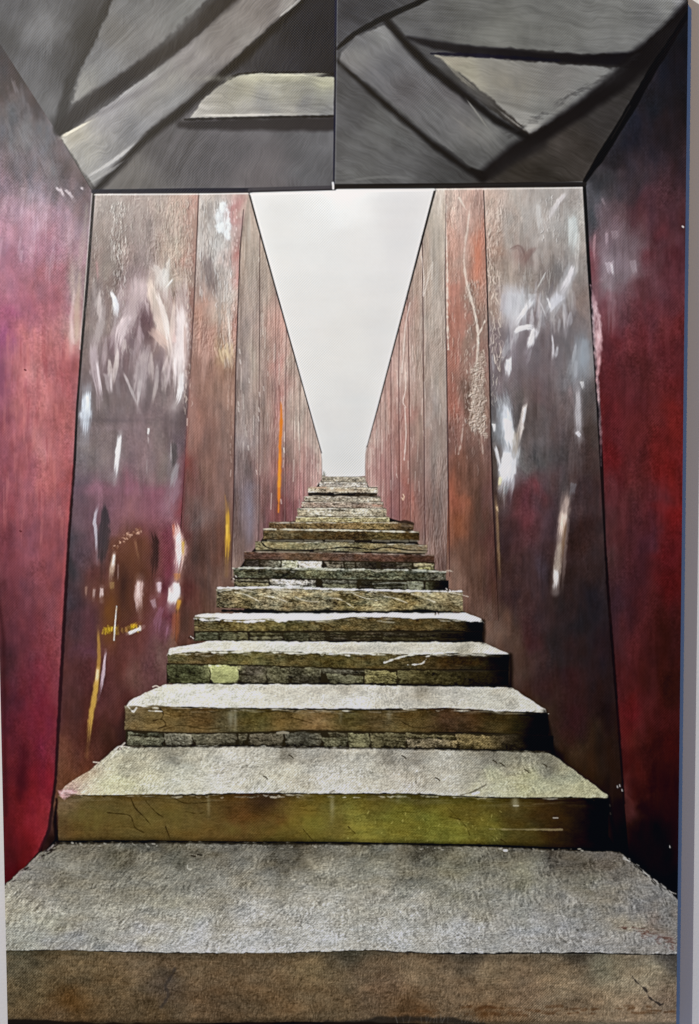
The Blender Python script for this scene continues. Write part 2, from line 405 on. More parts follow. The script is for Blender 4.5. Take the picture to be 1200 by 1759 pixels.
# L3
P_L3 = part('painted_panel', 'panel with white peeling paint above and brown rust below, gold streak at its lower right edge')
region([(340, 318), (426, 318), (427, 330), (411, 420), (404, 640), (400, 850), (397, 1000), (440, 1010), (400, 1080), (330, 1160), (288, 1160), (300, 1100), (317, 800), (333, 520)],
       [(347, 350, (196, 196, 194)), (362, 350, (150, 144, 138)), (385, 350, (208, 212, 212)), (420, 345, (190, 178, 168)), (405, 350, (176, 112, 118)), (404, 450, (178, 112, 112)), (401, 560, (170, 108, 102)), (352, 420, (188, 190, 190)), (380, 440, (196, 198, 196)), (366, 400, (170, 166, 162)),
        (358, 465, (120, 106, 104)), (374, 480, (168, 164, 160)), (392, 500, (192, 190, 184)), (345, 530, (172, 130, 116)), (375, 540, (176, 164, 152)), (392, 560, (182, 172, 158)), (350, 590, (178, 138, 128)), (385, 612, (168, 142, 112)),
        (340, 640, (128, 96, 86)), (355, 640, (150, 116, 106)), (390, 650, (122, 92, 78)), (330, 700, (146, 104, 94)), (345, 700, (126, 96, 88)), (370, 700, (118, 96, 90)), (395, 680, (150, 120, 108)), (325, 760, (140, 104, 96)),
        (345, 770, (100, 78, 74)), (385, 760, (118, 96, 90)), (330, 830, (92, 62, 60)), (340, 860, (94, 74, 72)), (350, 810, (116, 90, 82)), (380, 830, (112, 88, 84)), (345, 890, (104, 90, 90)), (322, 800, (120, 55, 55)), (395, 880, (112, 82, 74)),
        (322, 900, (84, 44, 46)), (345, 950, (68, 50, 48)), (380, 940, (88, 58, 50)), (312, 1000, (84, 42, 42)), (352, 1000, (62, 46, 46)), (330, 1040, (82, 48, 44)), (385, 990, (108, 82, 72)), (365, 1015, (104, 80, 70)),
        (345, 1045, (96, 72, 62)), (310, 1090, (82, 50, 44)), (325, 1075, (70, 48, 42))],
       P_L3, sat=.9, amp=0.055, streak=(4, 45), seed=51, wr=0.07, wscale=(3, 10), satn=0.01, ay=0.6, wmask=lambda x, y: ss(680, 560, y) * 0.9 + 0.08)
# L2
P_L2 = part('painted_panel', 'wide panel with dripping white and pink strokes above and purple rust with gold flecks below')
region([(158, 318), (343, 318), (333, 520), (317, 800), (306, 960), (300, 1100), (330, 1150), (300, 1200), (240, 1290), (180, 1350), (110, 1372), (96, 1440), (70, 1470), (78, 1430), (95, 1330), (105, 1150), (128, 780), (145, 480)],
       [(160, 345, (168, 160, 156)), (200, 340, (160, 152, 148)), (260, 350, (166, 158, 154)), (310, 350, (186, 166, 154)), (332, 350, (176, 132, 122)), (168, 400, (146, 138, 134)), (200, 400, (136, 124, 120)), (240, 400, (140, 128, 128)), (250, 430, (128, 116, 116)), (300, 420, (176, 160, 146)),
        (325, 450, (170, 128, 118)), (160, 460, (120, 108, 106)), (185, 470, (146, 138, 132)), (215, 480, (118, 102, 102)), (235, 490, (140, 120, 122)), (300, 490, (166, 158, 146)), (165, 500, (104, 94, 94)), (185, 540, (140, 130, 128)), (320, 540, (130, 92, 84)),
        (160, 560, (124, 114, 110)), (245, 545, (88, 64, 72)), (215, 580, (104, 82, 92)), (200, 600, (98, 76, 86)), (280, 590, (128, 112, 114)), (150, 600, (112, 100, 100)), (322, 620, (112, 84, 78)),
        (150, 640, (98, 88, 92)), (185, 640, (98, 82, 90)), (260, 640, (112, 98, 104)), (290, 660, (98, 88, 92)), (175, 690, (104, 96, 98)), (210, 700, (108, 98, 102)), (250, 715, (92, 80, 86)), (285, 680, (122, 110, 112)), (310, 700, (76, 66, 72)),
        (140, 700, (86, 82, 88)), (150, 760, (110, 104, 106)), (190, 760, (114, 106, 108)), (250, 735, (132, 112, 118)), (280, 760, (116, 104, 106)), (310, 760, (84, 70, 80)), (135, 780, (96, 90, 96)),
        (140, 830, (88, 76, 88)), (190, 810, (124, 112, 120)), (250, 800, (124, 108, 116)), (285, 800, (114, 110, 110)), (310, 830, (104, 62, 76)), (160, 845, (120, 82, 102)), (220, 850, (126, 74, 94)), (265, 850, (122, 70, 90)), (312, 870, (116, 46, 54)),
        (125, 850, (84, 68, 82)), (225, 880, (138, 92, 96)), (290, 870, (130, 92, 108)), (200, 885, (122, 82, 98)), (160, 920, (92, 66, 80)), (120, 920, (60, 56, 66)), (195, 930, (112, 74, 92)), (250, 905, (104, 54, 66)), (290, 915, (100, 42, 60)),
        (120, 980, (48, 48, 56)), (150, 960, (72, 58, 70)), (170, 985, (84, 44, 44)), (215, 960, (92, 54, 40)), (245, 930, (92, 50, 42)), (240, 980, (84, 48, 36)), (290, 960, (108, 40, 60)), (210, 1000, (62, 38, 36)), (245, 1020, (98, 62, 62)),
        (115, 1050, (56, 48, 58)), (150, 1060, (76, 44, 56)), (190, 1045, (88, 50, 30)), (215, 1060, (68, 40, 36)), (250, 1060, (84, 44, 42)), (275, 1050, (108, 58, 76)), (290, 1020, (92, 36, 54)), (112, 1110, (70, 42, 46)), (150, 1110, (78, 44, 60)),
        (200, 1110, (88, 46, 46)), (240, 1090, (90, 46, 48)), (280, 1100, (104, 56, 76)), (290, 1060, (100, 44, 60)), (108, 1180, (74, 42, 42)), (160, 1170, (76, 38, 42)), (220, 1160, (84, 40, 38)), (265, 1150, (82, 48, 56)), (300, 1110, (100, 76, 66)), (275, 1140, (96, 74, 70)),
        (105, 1240, (72, 40, 40)), (150, 1250, (72, 34, 32)), (200, 1230, (74, 38, 38)), (230, 1170, (96, 66, 60)), (205, 1265, (46, 26, 28)), (100, 1300, (96, 58, 44)), (130, 1300, (88, 46, 34)), (180, 1275, (60, 34, 30)), (95, 1345, (106, 66, 46)),
        (115, 1335, (92, 54, 36)), (88, 1400, (70, 42, 38)), (82, 1440, (36, 24, 26)), (94, 1430, (16, 10, 14))],
       P_L2, sat=.86, spk=.05, amp=0.045, streak=(9, 40), seed=61, wr=0.085, wscale=(3.4, 10), satn=0.01, ay=0.7, p=3.0, wmask=lambda x, y: ss(600, 500, y) * (0.55 + .45 * ss(170, 200, x)) + 0.04)
# R3 big right
P_R3 = part('painted_panel', 'wide grey panel with white scribbled strokes above and dark maroon below')
region([(831, 318), (1003, 314), (1012, 480), (1028, 740), (1040, 980), (1055, 1160), (1068, 1330), (1080, 1480), (1062, 1462), (1020, 1400), (1020, 1366), (920, 1295), (915, 1222), (856, 1178), (853, 1122), (800, 1100), (800, 1068), (856, 1066), (846, 850), (840, 640)],
       [(845, 350, (190, 168, 156)), (860, 360, (184, 170, 162)), (855, 420, (160, 132, 118)), (885, 350, (166, 162, 156)), (925, 340, (158, 156, 154)), (940, 370, (168, 166, 164)), (985, 345, (150, 150, 150)), (985, 385, (172, 178, 178)), (960, 400, (118, 114, 112)),
        (850, 470, (150, 132, 120)), (880, 400, (154, 148, 142)), (900, 430, (138, 116, 112)), (935, 440, (118, 114, 112)), (950, 460, (110, 106, 108)), (995, 430, (148, 148, 146)), (880, 470, (152, 144, 134)), (915, 480, (136, 130, 124)), (970, 490, (112, 108, 108)), (1005, 510, (128, 114, 110)),
        (880, 525, (170, 170, 174)), (915, 530, (140, 140, 146)), (950, 520, (130, 130, 136)), (850, 530, (146, 124, 112)), (850, 600, (112, 100, 106)), (880, 560, (150, 146, 156)), (925, 560, (112, 100, 106)), (970, 550, (88, 88, 96)), (1000, 540, (104, 96, 98)),
        (870, 600, (116, 108, 118)), (900, 605, (108, 94, 100)), (935, 600, (84, 76, 82)), (970, 600, (88, 88, 94)), (1003, 600, (128, 134, 142)), (995, 580, (98, 94, 98)), (850, 660, (104, 102, 110)), (870, 650, (102, 96, 104)), (900, 650, (94, 84, 90)), (935, 650, (84, 70, 76)),
        (965, 640, (96, 92, 98)), (985, 640, (108, 108, 114)), (1008, 630, (112, 116, 122)), (860, 700, (80, 80, 86)), (900, 680, (78, 76, 76)), (935, 690, (82, 68, 72)), (975, 690, (96, 88, 92)), (1012, 690, (70, 66, 68)), (855, 740, (92, 98, 104)), (880, 740, (66, 68, 70)), (920, 730, (84, 78, 80)),
        (960, 740, (80, 70, 74)), (1015, 740, (58, 52, 52)), (900, 790, (84, 88, 90)), (930, 790, (70, 72, 74)), (960, 780, (70, 64, 66)), (1010, 790, (56, 42, 42)), (850, 800, (70, 62, 58)), (890, 820, (76, 72, 76)), (935, 820, (70, 52, 58)), (975, 820, (60, 54, 58)), (1015, 840, (52, 38, 42)),
        (920, 845, (92, 44, 54)), (890, 850, (70, 38, 44)), (862, 850, (60, 42, 38)), (960, 850, (66, 54, 60)), (905, 880, (88, 42, 52)), (940, 890, (68, 50, 60)), (975, 860, (60, 46, 50)), (1005, 900, (46, 30, 32)), (870, 910, (50, 36, 42)), (905, 920, (70, 42, 50)), (980, 920, (42, 26, 26)),
        (855, 960, (58, 40, 34)), (880, 980, (50, 36, 40)), (925, 985, (60, 50, 62)), (965, 1000, (40, 28, 28)), (1010, 990, (44, 34, 38)), (880, 1040, (48, 32, 36)), (930, 1030, (50, 38, 44)), (970, 1050, (36, 28, 32)), (1020, 1040, (30, 26, 34)), (850, 1085, (90, 70, 60)), (862, 1060, (80, 60, 52)), (820, 1075, (92, 72, 62)), (880, 1100, (70, 52, 44)),
        (910, 1090, (60, 32, 38)), (950, 1110, (38, 32, 36)), (1000, 1100, (28, 26, 32)), (1040, 1110, (34, 24, 32)), (890, 1140, (62, 46, 40)), (930, 1170, (46, 28, 32)), (980, 1160, (44, 24, 30)), (1030, 1180, (34, 22, 26)), (925, 1215, (60, 44, 34)), (980, 1230, (48, 22, 28)), (1035, 1240, (26, 14, 18)),
        (960, 1260, (46, 32, 26)), (1000, 1290, (52, 38, 26)), (1040, 1300, (34, 22, 20)), (1010, 1330, (40, 28, 20)), (1045, 1350, (28, 16, 16)), (955, 1290, (14, 10, 8)), (1060, 1390, (12, 7, 9)), (1065, 1450, (3, 2, 3))],
       P_R3, sat=.88, spk=.05, amp=0.045, streak=(8, 40), seed=71, wr=0.06, wscale=(5, 14), satn=0.012, ay=0.7, p=3.0, wmask=lambda x, y: ss(560, 440, y) * (0.45 + .8 * ss(880, 850, x)) + 0.06 + .5 * ss(870, 852, x) * ss(800, 700, y))
# L1 outer left
P_L1 = part('painted_panel', 'leftmost panel, grey and misty pink above, glowing crimson below')
region([(-40, 30), (0, 75), (103, 235), (160, 332), (145, 480), (131, 700), (128, 780), (105, 1150), (95, 1330), (82, 1425), (70, 1458), (40, 1492), (-40, 1560)],
       [(-10, 90, (44, 34, 40)), (5, 130, (50, 40, 46)), (30, 130, (44, 34, 38)), (20, 190, (80, 76, 80)), (60, 190, (52, 40, 44)), (40, 240, (100, 100, 104)), (75, 240, (92, 88, 92)), (0, 240, (86, 80, 88)), (110, 290, (66, 54, 58)), (85, 290, (110, 106, 110)), (30, 280, (96, 88, 96)),
        (140, 325, (72, 60, 64)), (0, 300, (132, 106, 122)), (45, 310, (140, 122, 132)), (90, 315, (112, 98, 106)), (130, 345, (124, 104, 110)), (60, 345, (176, 144, 160)), (20, 360, (172, 132, 152)), (60, 385, (205, 168, 188)), (110, 380, (160, 124, 140)), (85, 390, (176, 122, 142)),
        (25, 400, (176, 122, 144)), (5, 410, (168, 116, 138)), (125, 400, (168, 136, 150)), (60, 430, (168, 96, 120)), (100, 430, (164, 96, 116)), (125, 440, (158, 118, 132)), (20, 450, (164, 92, 114)), (70, 470, (162, 86, 100)), (110, 480, (156, 86, 104)), (30, 500, (172, 92, 112)), (128, 480, (160, 140, 138)),
        (10, 540, (168, 72, 108)), (50, 530, (166, 80, 100)), (90, 530, (160, 82, 98)), (118, 540, (160, 90, 104)), (45, 570, (196, 104, 108)), (90, 590, (186, 104, 108)), (128, 560, (198, 168, 156)), (122, 590, (190, 112, 108)), (5, 600, (156, 66, 112)), (2, 660, (128, 60, 100)), (40, 620, (186, 98, 104)), (60, 640, (198, 116, 116)),
        (95, 620, (168, 82, 86)), (120, 640, (160, 72, 78)), (30, 690, (180, 92, 96)), (75, 700, (194, 108, 110)), (95, 710, (166, 80, 84)), (120, 710, (172, 84, 84)), (5, 740, (124, 56, 72)), (40, 750, (170, 84, 92)), (75, 770, (192, 112, 114)), (110, 770, (170, 80, 82)), (10, 790, (136, 62, 76)), (45, 810, (156, 74, 84)),
        (85, 820, (166, 84, 88)), (115, 830, (158, 66, 68)), (10, 860, (132, 56, 68)), (60, 870, (152, 72, 82)), (95, 870, (160, 78, 84)), (116, 880, (148, 58, 62)), (10, 940, (112, 46, 58)), (60, 940, (138, 64, 76)), (100, 940, (136, 60, 68)), (10, 1040, (86, 38, 46)), (50, 1030, (112, 52, 62)), (85, 1030, (122, 56, 66)),
        (106, 1030, (134, 52, 58)), (15, 1130, (66, 32, 40)), (50, 1120, (96, 42, 52)), (95, 1100, (128, 48, 56)), (70, 1150, (116, 40, 54)), (20, 1200, (70, 26, 36)), (60, 1210, (106, 26, 44)), (90, 1190, (122, 42, 54)), (35, 1270, (84, 24, 36)), (70, 1270, (116, 22, 42)), (90, 1270, (106, 28, 42)), (20, 1310, (90, 26, 36)),
        (36, 1345, (62, 16, 26)), (70, 1340, (128, 18, 34)), (55, 1380, (122, 18, 28)), (20, 1390, (92, 18, 24)), (70, 1400, (134, 24, 34)), (30, 1440, (98, 16, 24)), (62, 1440, (138, 24, 34)), (20, 1500, (80, 10, 18)), (12, 1460, (70, 14, 20))],
       P_L1, sat=.84, spk=.06, amp=0.04, streak=(8, 34), seed=81, wr=0.0, satn=0.02, ay=0.7, p=3.0)
# R1 outer right
P_R1 = part('painted_panel', 'rightmost panel, nearly black at the top and deep crimson below')
region([(1003, 312), (1060, 215), (1188, 10), (1230, -20), (1230, 1620), (1155, 1540), (1080, 1470), (1068, 1330), (1055, 1160), (1040, 980), (1028, 740), (1012, 480)],
       [(1185, 60, (12, 14, 24)), (1160, 110, (16, 20, 34)), (1180, 200, (18, 18, 26)), (1120, 200, (22, 24, 34)), (1090, 240, (22, 26, 42)), (1150, 250, (34, 26, 34)), (1060, 270, (30, 30, 38)), (1030, 310, (40, 42, 48)), (1020, 340, (72, 72, 80)), (1090, 310, (50, 40, 48)), (1160, 320, (54, 32, 42)),
        (1015, 370, (58, 66, 74)), (1035, 370, (96, 76, 86)), (1060, 380, (84, 60, 68)), (1100, 350, (80, 38, 48)), (1130, 380, (84, 32, 42)), (1170, 380, (74, 34, 42)), (1012, 440, (122, 44, 56)), (1035, 440, (112, 88, 98)), (1060, 440, (96, 78, 86)), (1080, 420, (92, 74, 82)), (1110, 440, (86, 32, 42)), (1160, 450, (78, 28, 38)),
        (1045, 465, (140, 122, 132)), (1070, 470, (104, 88, 96)), (1088, 458, (128, 112, 122)), (1022, 470, (126, 50, 60)), (1050, 495, (116, 100, 106)), (1100, 490, (86, 36, 46)), (1150, 510, (88, 32, 42)), (1040, 530, (112, 52, 62)), (1070, 540, (92, 42, 52)), (1110, 540, (96, 34, 44)), (1165, 550, (100, 26, 32)),
        (1060, 580, (102, 28, 36)), (1100, 590, (98, 28, 36)), (1150, 590, (88, 22, 28)), (1050, 650, (90, 24, 32)), (1100, 640, (88, 28, 34)), (1165, 650, (98, 20, 24)), (1050, 720, (96, 20, 26)), (1110, 730, (94, 24, 28)), (1155, 740, (112, 18, 18)), (1045, 790, (104, 14, 20)), (1080, 800, (84, 24, 28)), (1150, 800, (112, 14, 16)),
        (1045, 850, (92, 30, 36)), (1080, 850, (86, 32, 36)), (1120, 850, (82, 26, 34)), (1158, 880, (116, 12, 16)), (1045, 900, (82, 36, 40)), (1080, 920, (72, 26, 32)), (1110, 930, (70, 26, 40)), (1150, 950, (96, 12, 18)), (1050, 960, (70, 40, 44)), (1095, 990, (62, 22, 30)), (1155, 1010, (84, 10, 14)), (1060, 1020, (54, 28, 40)),
        (1100, 1030, (76, 22, 28)), (1060, 1090, (60, 26, 34)), (1085, 1100, (84, 22, 26)), (1140, 1100, (50, 14, 16)), (1065, 1160, (74, 18, 22)), (1110, 1160, (66, 18, 18)), (1150, 1180, (40, 12, 12)), (1080, 1210, (100, 12, 18)), (1105, 1220, (78, 20, 22)), (1150, 1230, (62, 12, 14)), (1075, 1270, (94, 14, 18)), (1095, 1280, (90, 24, 22)), (1120, 1290, (40, 8, 12)),
        (1150, 1290, (60, 8, 10)), (1078, 1320, (60, 10, 14)), (1095, 1330, (72, 14, 14)), (1130, 1340, (36, 6, 10)), (1082, 1370, (98, 36, 34)), (1100, 1370, (50, 8, 14)), (1145, 1370, (34, 6, 10)), (1080, 1400, (70, 26, 28)), (1110, 1410, (26, 5, 8)), (1090, 1450, (8, 3, 4)), (1130, 1450, (5, 2, 3)), (1150, 1520, (2, 1, 2)), (1080, 1490, (2, 1, 2))],
       P_R1, sat=.74, spk=.07, amp=0.045, streak=(9, 45), seed=91, wr=0.0, satn=0.01, ay=0.7, p=3.0)

for g_ in [(240, 375, 70, 50, (178, 166, 160), .42), (300, 400, 26, 80, (190, 174, 160), .3), (900, 375, 50, 60, (178, 175, 172), .4), (965, 400, 26, 70, (170, 172, 172), .35), (748, 460, 10, 130, (176, 170, 162), .4), (905, 600, 36, 50, (118, 110, 116), .5), (960, 610, 40, 50, (108, 106, 112), .35), (240, 650, 60, 50, (118, 108, 112), .3),
           (372, 400, 20, 70, (206, 207, 205), .5), (392, 500, 7, 80, (204, 200, 194), .5), (800, 430, 20, 70, (190, 160, 148), .35), (428, 470, 8, 110, (176, 166, 156), .35), (790, 600, 16, 60, (170, 128, 116), .25),
           (60, 420, 50, 50, (178, 128, 146), .3), (826, 900, 22, 80, (72, 54, 46), .6), (800, 960, 20, 50, (82, 58, 48), .4), (180, 880, 60, 30, (122, 82, 100), .25), (260, 870, 40, 26, (128, 82, 100), .3)]:
    glaze(*g_, tex=.5)
# hard edges of the panels
line(SKL[:3], [3.2, 3, 1.6], (48, 44, 50), .95, .8)
line([(548, 765), (552.5, 790), (553, 830)], 1.2, (120, 112, 112), .6, .8)
line([(747, 326), (700, 505), (650, 695), (630, 768)], [4.2, 3, 2, 1.3], (34, 32, 36), .95, .8)
line([(629, 766), (627, 800), (627, 820)], 1.2, (130, 118, 116), .6, .8)
line([(341, 330), (333, 520), (326, 650)], [1.8, 2.0, 1.0], (70, 48, 50), .9, .9)
line([(326, 650), (317, 800), (312, 900), (306, 1020)], [2, 5, 6, 3], (96, 36, 44), .35, 3)
line([(418, 360), (412, 430), (405, 620), (401, 850), (397, 990)], [1.4, 2, 2, 2, 1.4], (60, 38, 44), .9, .8)
line([(766, 335), (764, 480), (767, 640), (770, 850), (772, 990)], [.8, 1.4, 2, 2.2, 1.4], (58, 34, 40), .9, .8)
line([(830.5, 328), (836, 480), (841, 660), (846, 850), (853, 1000)], [1.8, 2.2, 2.4, 2.4, 1.4], (36, 26, 32), .95, .8)
line([(853, 990), (857, 1060)], [1.5, 1], (60, 42, 36), .6, 1)
line([(161, 330), (150, 480), (140, 600), (132, 700), (128, 790)], [5, 5, 4, 4, 5], (30, 30, 36), .96, .8)
line([(157.5, 332), (146.5, 480), (136.5, 600)], 1.4, (214, 206, 202), .6, .7)
line([(128, 790), (118, 920), (108, 1100), (102, 1210), (95, 1340), (84, 1425), (68, 1460)], [5, 5, 6, 6, 5, 5, 5], (34, 20, 28), .92, 1.4, .6)
line([(124, 800), (113, 930), (104, 1070)], 3, (176, 60, 62), .35, 3)
line([(1003, 315), (1010, 440), (1018, 560), (1027, 690), (1033, 800), (1039, 930)], [6, 6, 5.5, 6.5, 6, 3.5], (14, 16, 22), .97, 1)
line([(1039, 930), (1043, 1000), (1054, 1140), (1064, 1270), (1072, 1380)], [3.5, 5, 5, 4, 3], (12, 6, 10), .9, 1.3, .5)

# ---- ceiling
P_C1 = part('painted_ceiling', 'left half of the dark charcoal ceiling with crossing beams')
P_C2 = part('painted_ceiling', 'right half of the dark charcoal ceiling with wedge shaped beams')
P_B1 = part('painted_beam', 'long pale grey beam slanting up to the right', P_C1)
P_B2 = part('painted_beam', 'short cream coloured board beside the vertical seam', P_C1)
P_B3 = part('painted_beam', 'grey beam slanting down to the right', P_C2)
P_B4 = part('painted_beam', 'warm grey wedge under the dark horizontal band', P_C2)

def shard(pts, cps, pid, ang, amp=.06, soft=1.5, jit=1.5, seed=1, wr=0.02):
    s, xx, yy, m_, d = poly(pts, soft, jit, seed, 12)
    c = field(cps, xx, yy, 1.0, 3.0)
    ca, sa = math.cos(ang), math.sin(ang)
    # streaks along the brush direction: sample a noise sheet in turned coordinates
    N = noise(*[v.astype(np.float32) for v in np.meshgrid(np.arange(0, 1400), np.arange(0, 1400))], 110, 9, seed + 3, 3, .5)
    u = (xx - xx.min()) * ca + (yy - yy.min()) * sa + 500; v = -(xx - xx.min()) * sa + (yy - yy.min()) * ca + 500
    bend = noise(xx, yy, 90, 90, seed + 4, 2) * 7
    n = N[np.clip(v + bend, 0, 1399).astype(int), np.clip(u, 0, 1399).astype(int)]
    n2 = noise(xx, yy, 40, 40, seed + 5, 4)
    fine = rnoise(xx, yy, ang, 40, 2.2, seed + 9, 9)
    c = c * (1 + amp * n * .7 + amp * n2 * 1.1 + amp * .55 * fine)[..., None]
    comp(s, c, m_)
    HG[s] += m_ * fine * 0.1
    if pid: setid(s, m_, pid)

G = lambda v, r=0, b=0: (v + r, v, v + b)
shard([(-40, -70), (577, -70), (574, 326), (160, 331), (103, 236), (0, 76), (-40, 20)],
      [(20, 20, G(74, 0, 3)), (75, 50, G(98, 0, 2)), (60, 120, G(80, 0, 3)), (0, 70, G(60, 0, 3)), (110, 100, G(62, 0, 3)), (85, 190, G(86, 0, 2)), (150, 60, G(44, 0, 2)), (105, 215, G(52, 0, 3)),
       (540, 40, G(36, 0, 6)), (500, 80, G(42, 0, 6)), (560, 100, G(38, 0, 6)), (460, 60, G(50, 0, 4)), (400, 250, G(84, 2, 3)), (300, 260, G(76, 2, 2)), (220, 300, G(90, 3, -2)), (540, 280, G(80, 0, 3)), (450, 300, G(86, 4, 2)), (560, 250, G(82, 0, 3))], P_C1, 2.0, .07, 1, 0, 101)
line([(205, -30), (178, 20), (155, 70), (118, 145), (101, 222)], [12, 14, 12, 16, 18], (40, 40, 43), .9, 5, 2)
shard([(206, -66), (440, -66), (352, 0), (300, 52), (235, 108), (180, 148), (124, 178), (140, 120), (165, 66), (190, 10)],
      [(300, -20, G(88, 0, 2)), (230, 10, G(96, 0, 1)), (200, 60, G(98, 2, -2)), (260, 70, G(100, 2, 0)), (145, 150, G(122, 2, -2)), (180, 130, G(110, 0, 1)), (330, 10, G(104, 0, 0)), (160, 90, G(98, 0, 2))], P_C1, 2.35, .08, 4, 3, 111)
shard([(445, -66), (560, -66), (520, -4), (498, 16), (430, 75), (372, 130), (322, 172), (250, 226), (165, 326), (155, 312), (103, 237), (200, 170), (290, 102), (350, 52), (400, 0)],
      [(470, 0, G(104, 6, -2)), (440, 30, G(112, 6, -3)), (380, 70, G(104, 5, -2)), (500, 8, G(128, 4, -4)), (430, 70, G(116, 4, -3)), (330, 110, G(110, 4, 0)), (280, 140, G(128, 2, -2)), (300, 170, G(116, 0, 1)), (240, 170, G(132, 2, 0)), (230, 215, G(118, 0, 3)), (190, 200, G(136, 2, 2)), (125, 235, G(152, 6, -14)), (150, 270, G(140, 1, -1)), (185, 280, G(124, 1, 1)), (165, 310, G(132, 1, -1)), (110, 240, G(178, 4, -10))], P_B1, 2.42, .08, 2, 1.5, 121)
line([(465, -66), (385, 2), (300, 78), (235, 122), (150, 178), (104, 222)], [26, 26, 24, 24, 26, 22], (38, 36, 40), .93, 7, 1.5)
line([(330, 98), (240, 158), (130, 218)], [8, 12, 6], (88, 84, 88), .4, 6)
line([(560, -66), (512, 10), (440, 78), (376, 134), (322, 182), (250, 238), (166, 324)], [10, 12, 12, 18, 16, 12, 12], (28, 27, 31), .93, 7, 1.2)
shard([(400, 134), (420, 127), (450, 126), (520, 128), (574, 134), (574, 198), (480, 199), (325, 203), (350, 170), (375, 148)],
      [(430, 130, G(168, 2, -20)), (500, 133, G(160, 2, -22)), (560, 142, G(152, 2, -22)), (420, 150, G(140, 4, -14)), (500, 155, G(128, 2, -8)), (560, 165, G(118, 0, -4)), (380, 165, G(140, 4, -8)), (450, 175, G(122, 0, 2)), (520, 180, G(116, 0, 2)), (350, 190, G(156, 4, -6)), (430, 196, G(154, 4, -4)), (500, 196, G(148, 4, -6)), (565, 190, G(110, 0, 0))], P_B2, 0.04, .09, 1.5, 1.5, 131)
line([(395, 134), (410, 127), (450, 124), (540, 125), (576, 128)], [6, 3, 2, 3, 5], (26, 26, 30), .85, 1.5, 1)
line([(318, 205), (400, 203), (480, 201), (574, 200)], [4, 4, 4, 3], (20, 20, 24), .9, 1.5, 1)
line([(310, 214), (420, 214), (500, 213), (570, 212)], [12, 22, 24, 24], (42, 40, 44), .85, 5, 2)
stroke([(560, 128), (500, 129), (430, 131)], [5, 4, 3], (190, 186, 165), .5, .4, .5)
stroke([(335, 198), (420, 198), (520, 196)], [3, 4, 3], (185, 180, 172), .6, .5, .5)
stroke([(150, 304), (200, 272), (240, 238)], [3, 6, 3], (176, 174, 172), .6, .6, .4)
stroke([(155, 314), (185, 296), (215, 276)], [2, 5, 2], (160, 158, 156), .5, .6, .4)
stroke([(104, 236), (130, 222), (160, 206)], [5, 4, 2], (205, 198, 178), .7, .5, .5)
stroke([(480, 28), (505, 8), (522, -8)], [2, 4, 3], (188, 184, 176), .5, .6, .3)
stroke([(75, 20), (80, 60), (76, 110)], [16, 24, 14], (110, 110, 112), .35, .7, .2)
# right half
shard([(577, -70), (1230, -70), (1188, 12), (1060, 215), (1003, 312), (574, 322)],
      [(600, 20, G(56, 0, 4)), (650, 10, G(60, 0, 3)), (590, 50, G(66, 0, 4)), (700, 0, G(62, 0, 2)), (590, 130, G(66, 0, 2)), (600, 200, G(76, 0, 2)), (660, 220, G(88, 0, 0)), (600, 260, G(78, 0, 1)), (680, 280, G(78, 0, 1)), (760, 290, G(66, 0, 1)), (620, 305, G(84, 0, 0)),
       (900, 290, G(52, 4, -3)), (980, 260, G(54, 4, -2)), (1040, 200, G(48, 2, 0)), (940, 300, G(48, 3, -2)), (1130, 60, G(28, 0, 3))], P_C2, 0.5, .08, 1, 0, 141)
shard([(672, 34), (745, -6), (800, -66), (1230, -66), (1185, 6), (1130, 55), (1090, 92), (1000, 93), (900, 84), (800, 78), (735, 76), (704, 66)],
      [(740, 30, G(82, 0, 0)), (800, 10, G(90, 0, -2)), (860, 60, G(98, 0, -4)), (950, 30, G(88, 0, -2)), (1040, 80, G(92, 0, -1)), (1050, 20, G(96, 0, -2)), (1150, 10, G(108, 0, -2)), (1120, 40, G(96, 0, 0)), (720, 65, G(76, 0, 2)), (960, 80, G(94, 0, -2)), (1170, 8, G(122, 0, 2))], P_C2, 0.12, .08, 2.5, 2, 151)
shard([(584, 92), (610, 64), (660, 42), (700, 80), (780, 142), (905, 234), (870, 262), (826, 300), (740, 232), (640, 150), (584, 110)],
      [(610, 80, G(92, 0, 3)), (650, 60, G(104, 0, 0)), (600, 100, G(108, 2, 0)), (660, 120, G(88, 0, 3)), (700, 150, G(84, 2, 2)), (720, 110, G(90, 0, 2)), (760, 190, G(88, 0, 1)), (780, 160, G(82, 2, 2)), (830, 230, G(98, 0, -2)), (820, 270, G(78, 0, 0)), (870, 240, G(72, 0, 0))], P_B3, 0.7, .08, 2, 1.5, 161)
shard([(748, 95), (820, 98), (960, 110), (1078, 118), (1020, 165), (960, 202), (908, 232), (880, 200), (820, 150)],
      [(765, 100, G(132, 6, -14)), (800, 130, G(128, 4, -14)), (850, 110, G(118, 2, -6)), (900, 130, G(108, 2, -4)), (960, 140, G(102, 2, -2)), (1040, 125, G(104, 0, -1)), (880, 180, G(114, 2, -4)), (930, 190, G(104, 0, -2)), (905, 222, G(132, 2, -4)), (1000, 165, G(96, 0, -1))], P_B4, 0.25, .07, 2.5, 2, 171)
line([(578, 84), (608, 58), (660, 30), (742, -6), (800, -60)], [5, 8, 10, 8, 8], (18, 18, 22), .96, 1.6, 1)
line([(578, 104), (640, 160), (740, 246), (800, 290), (828, 304)], [5, 9, 10, 10, 14], (24, 24, 28), .9, 5.5, 1)
line([(664, 36), (690, 68), (740, 118), (780, 150), (850, 206), (905, 236)], [10, 14, 14, 15, 13, 12], (24, 24, 28), .9, 5.5, 1)
line([(700, 64), (740, 76), (800, 86), (900, 95), (1000, 102), (1100, 102)], [6, 12, 17, 15, 16, 26], (26, 26, 33), .93, 4.5, 1.2)
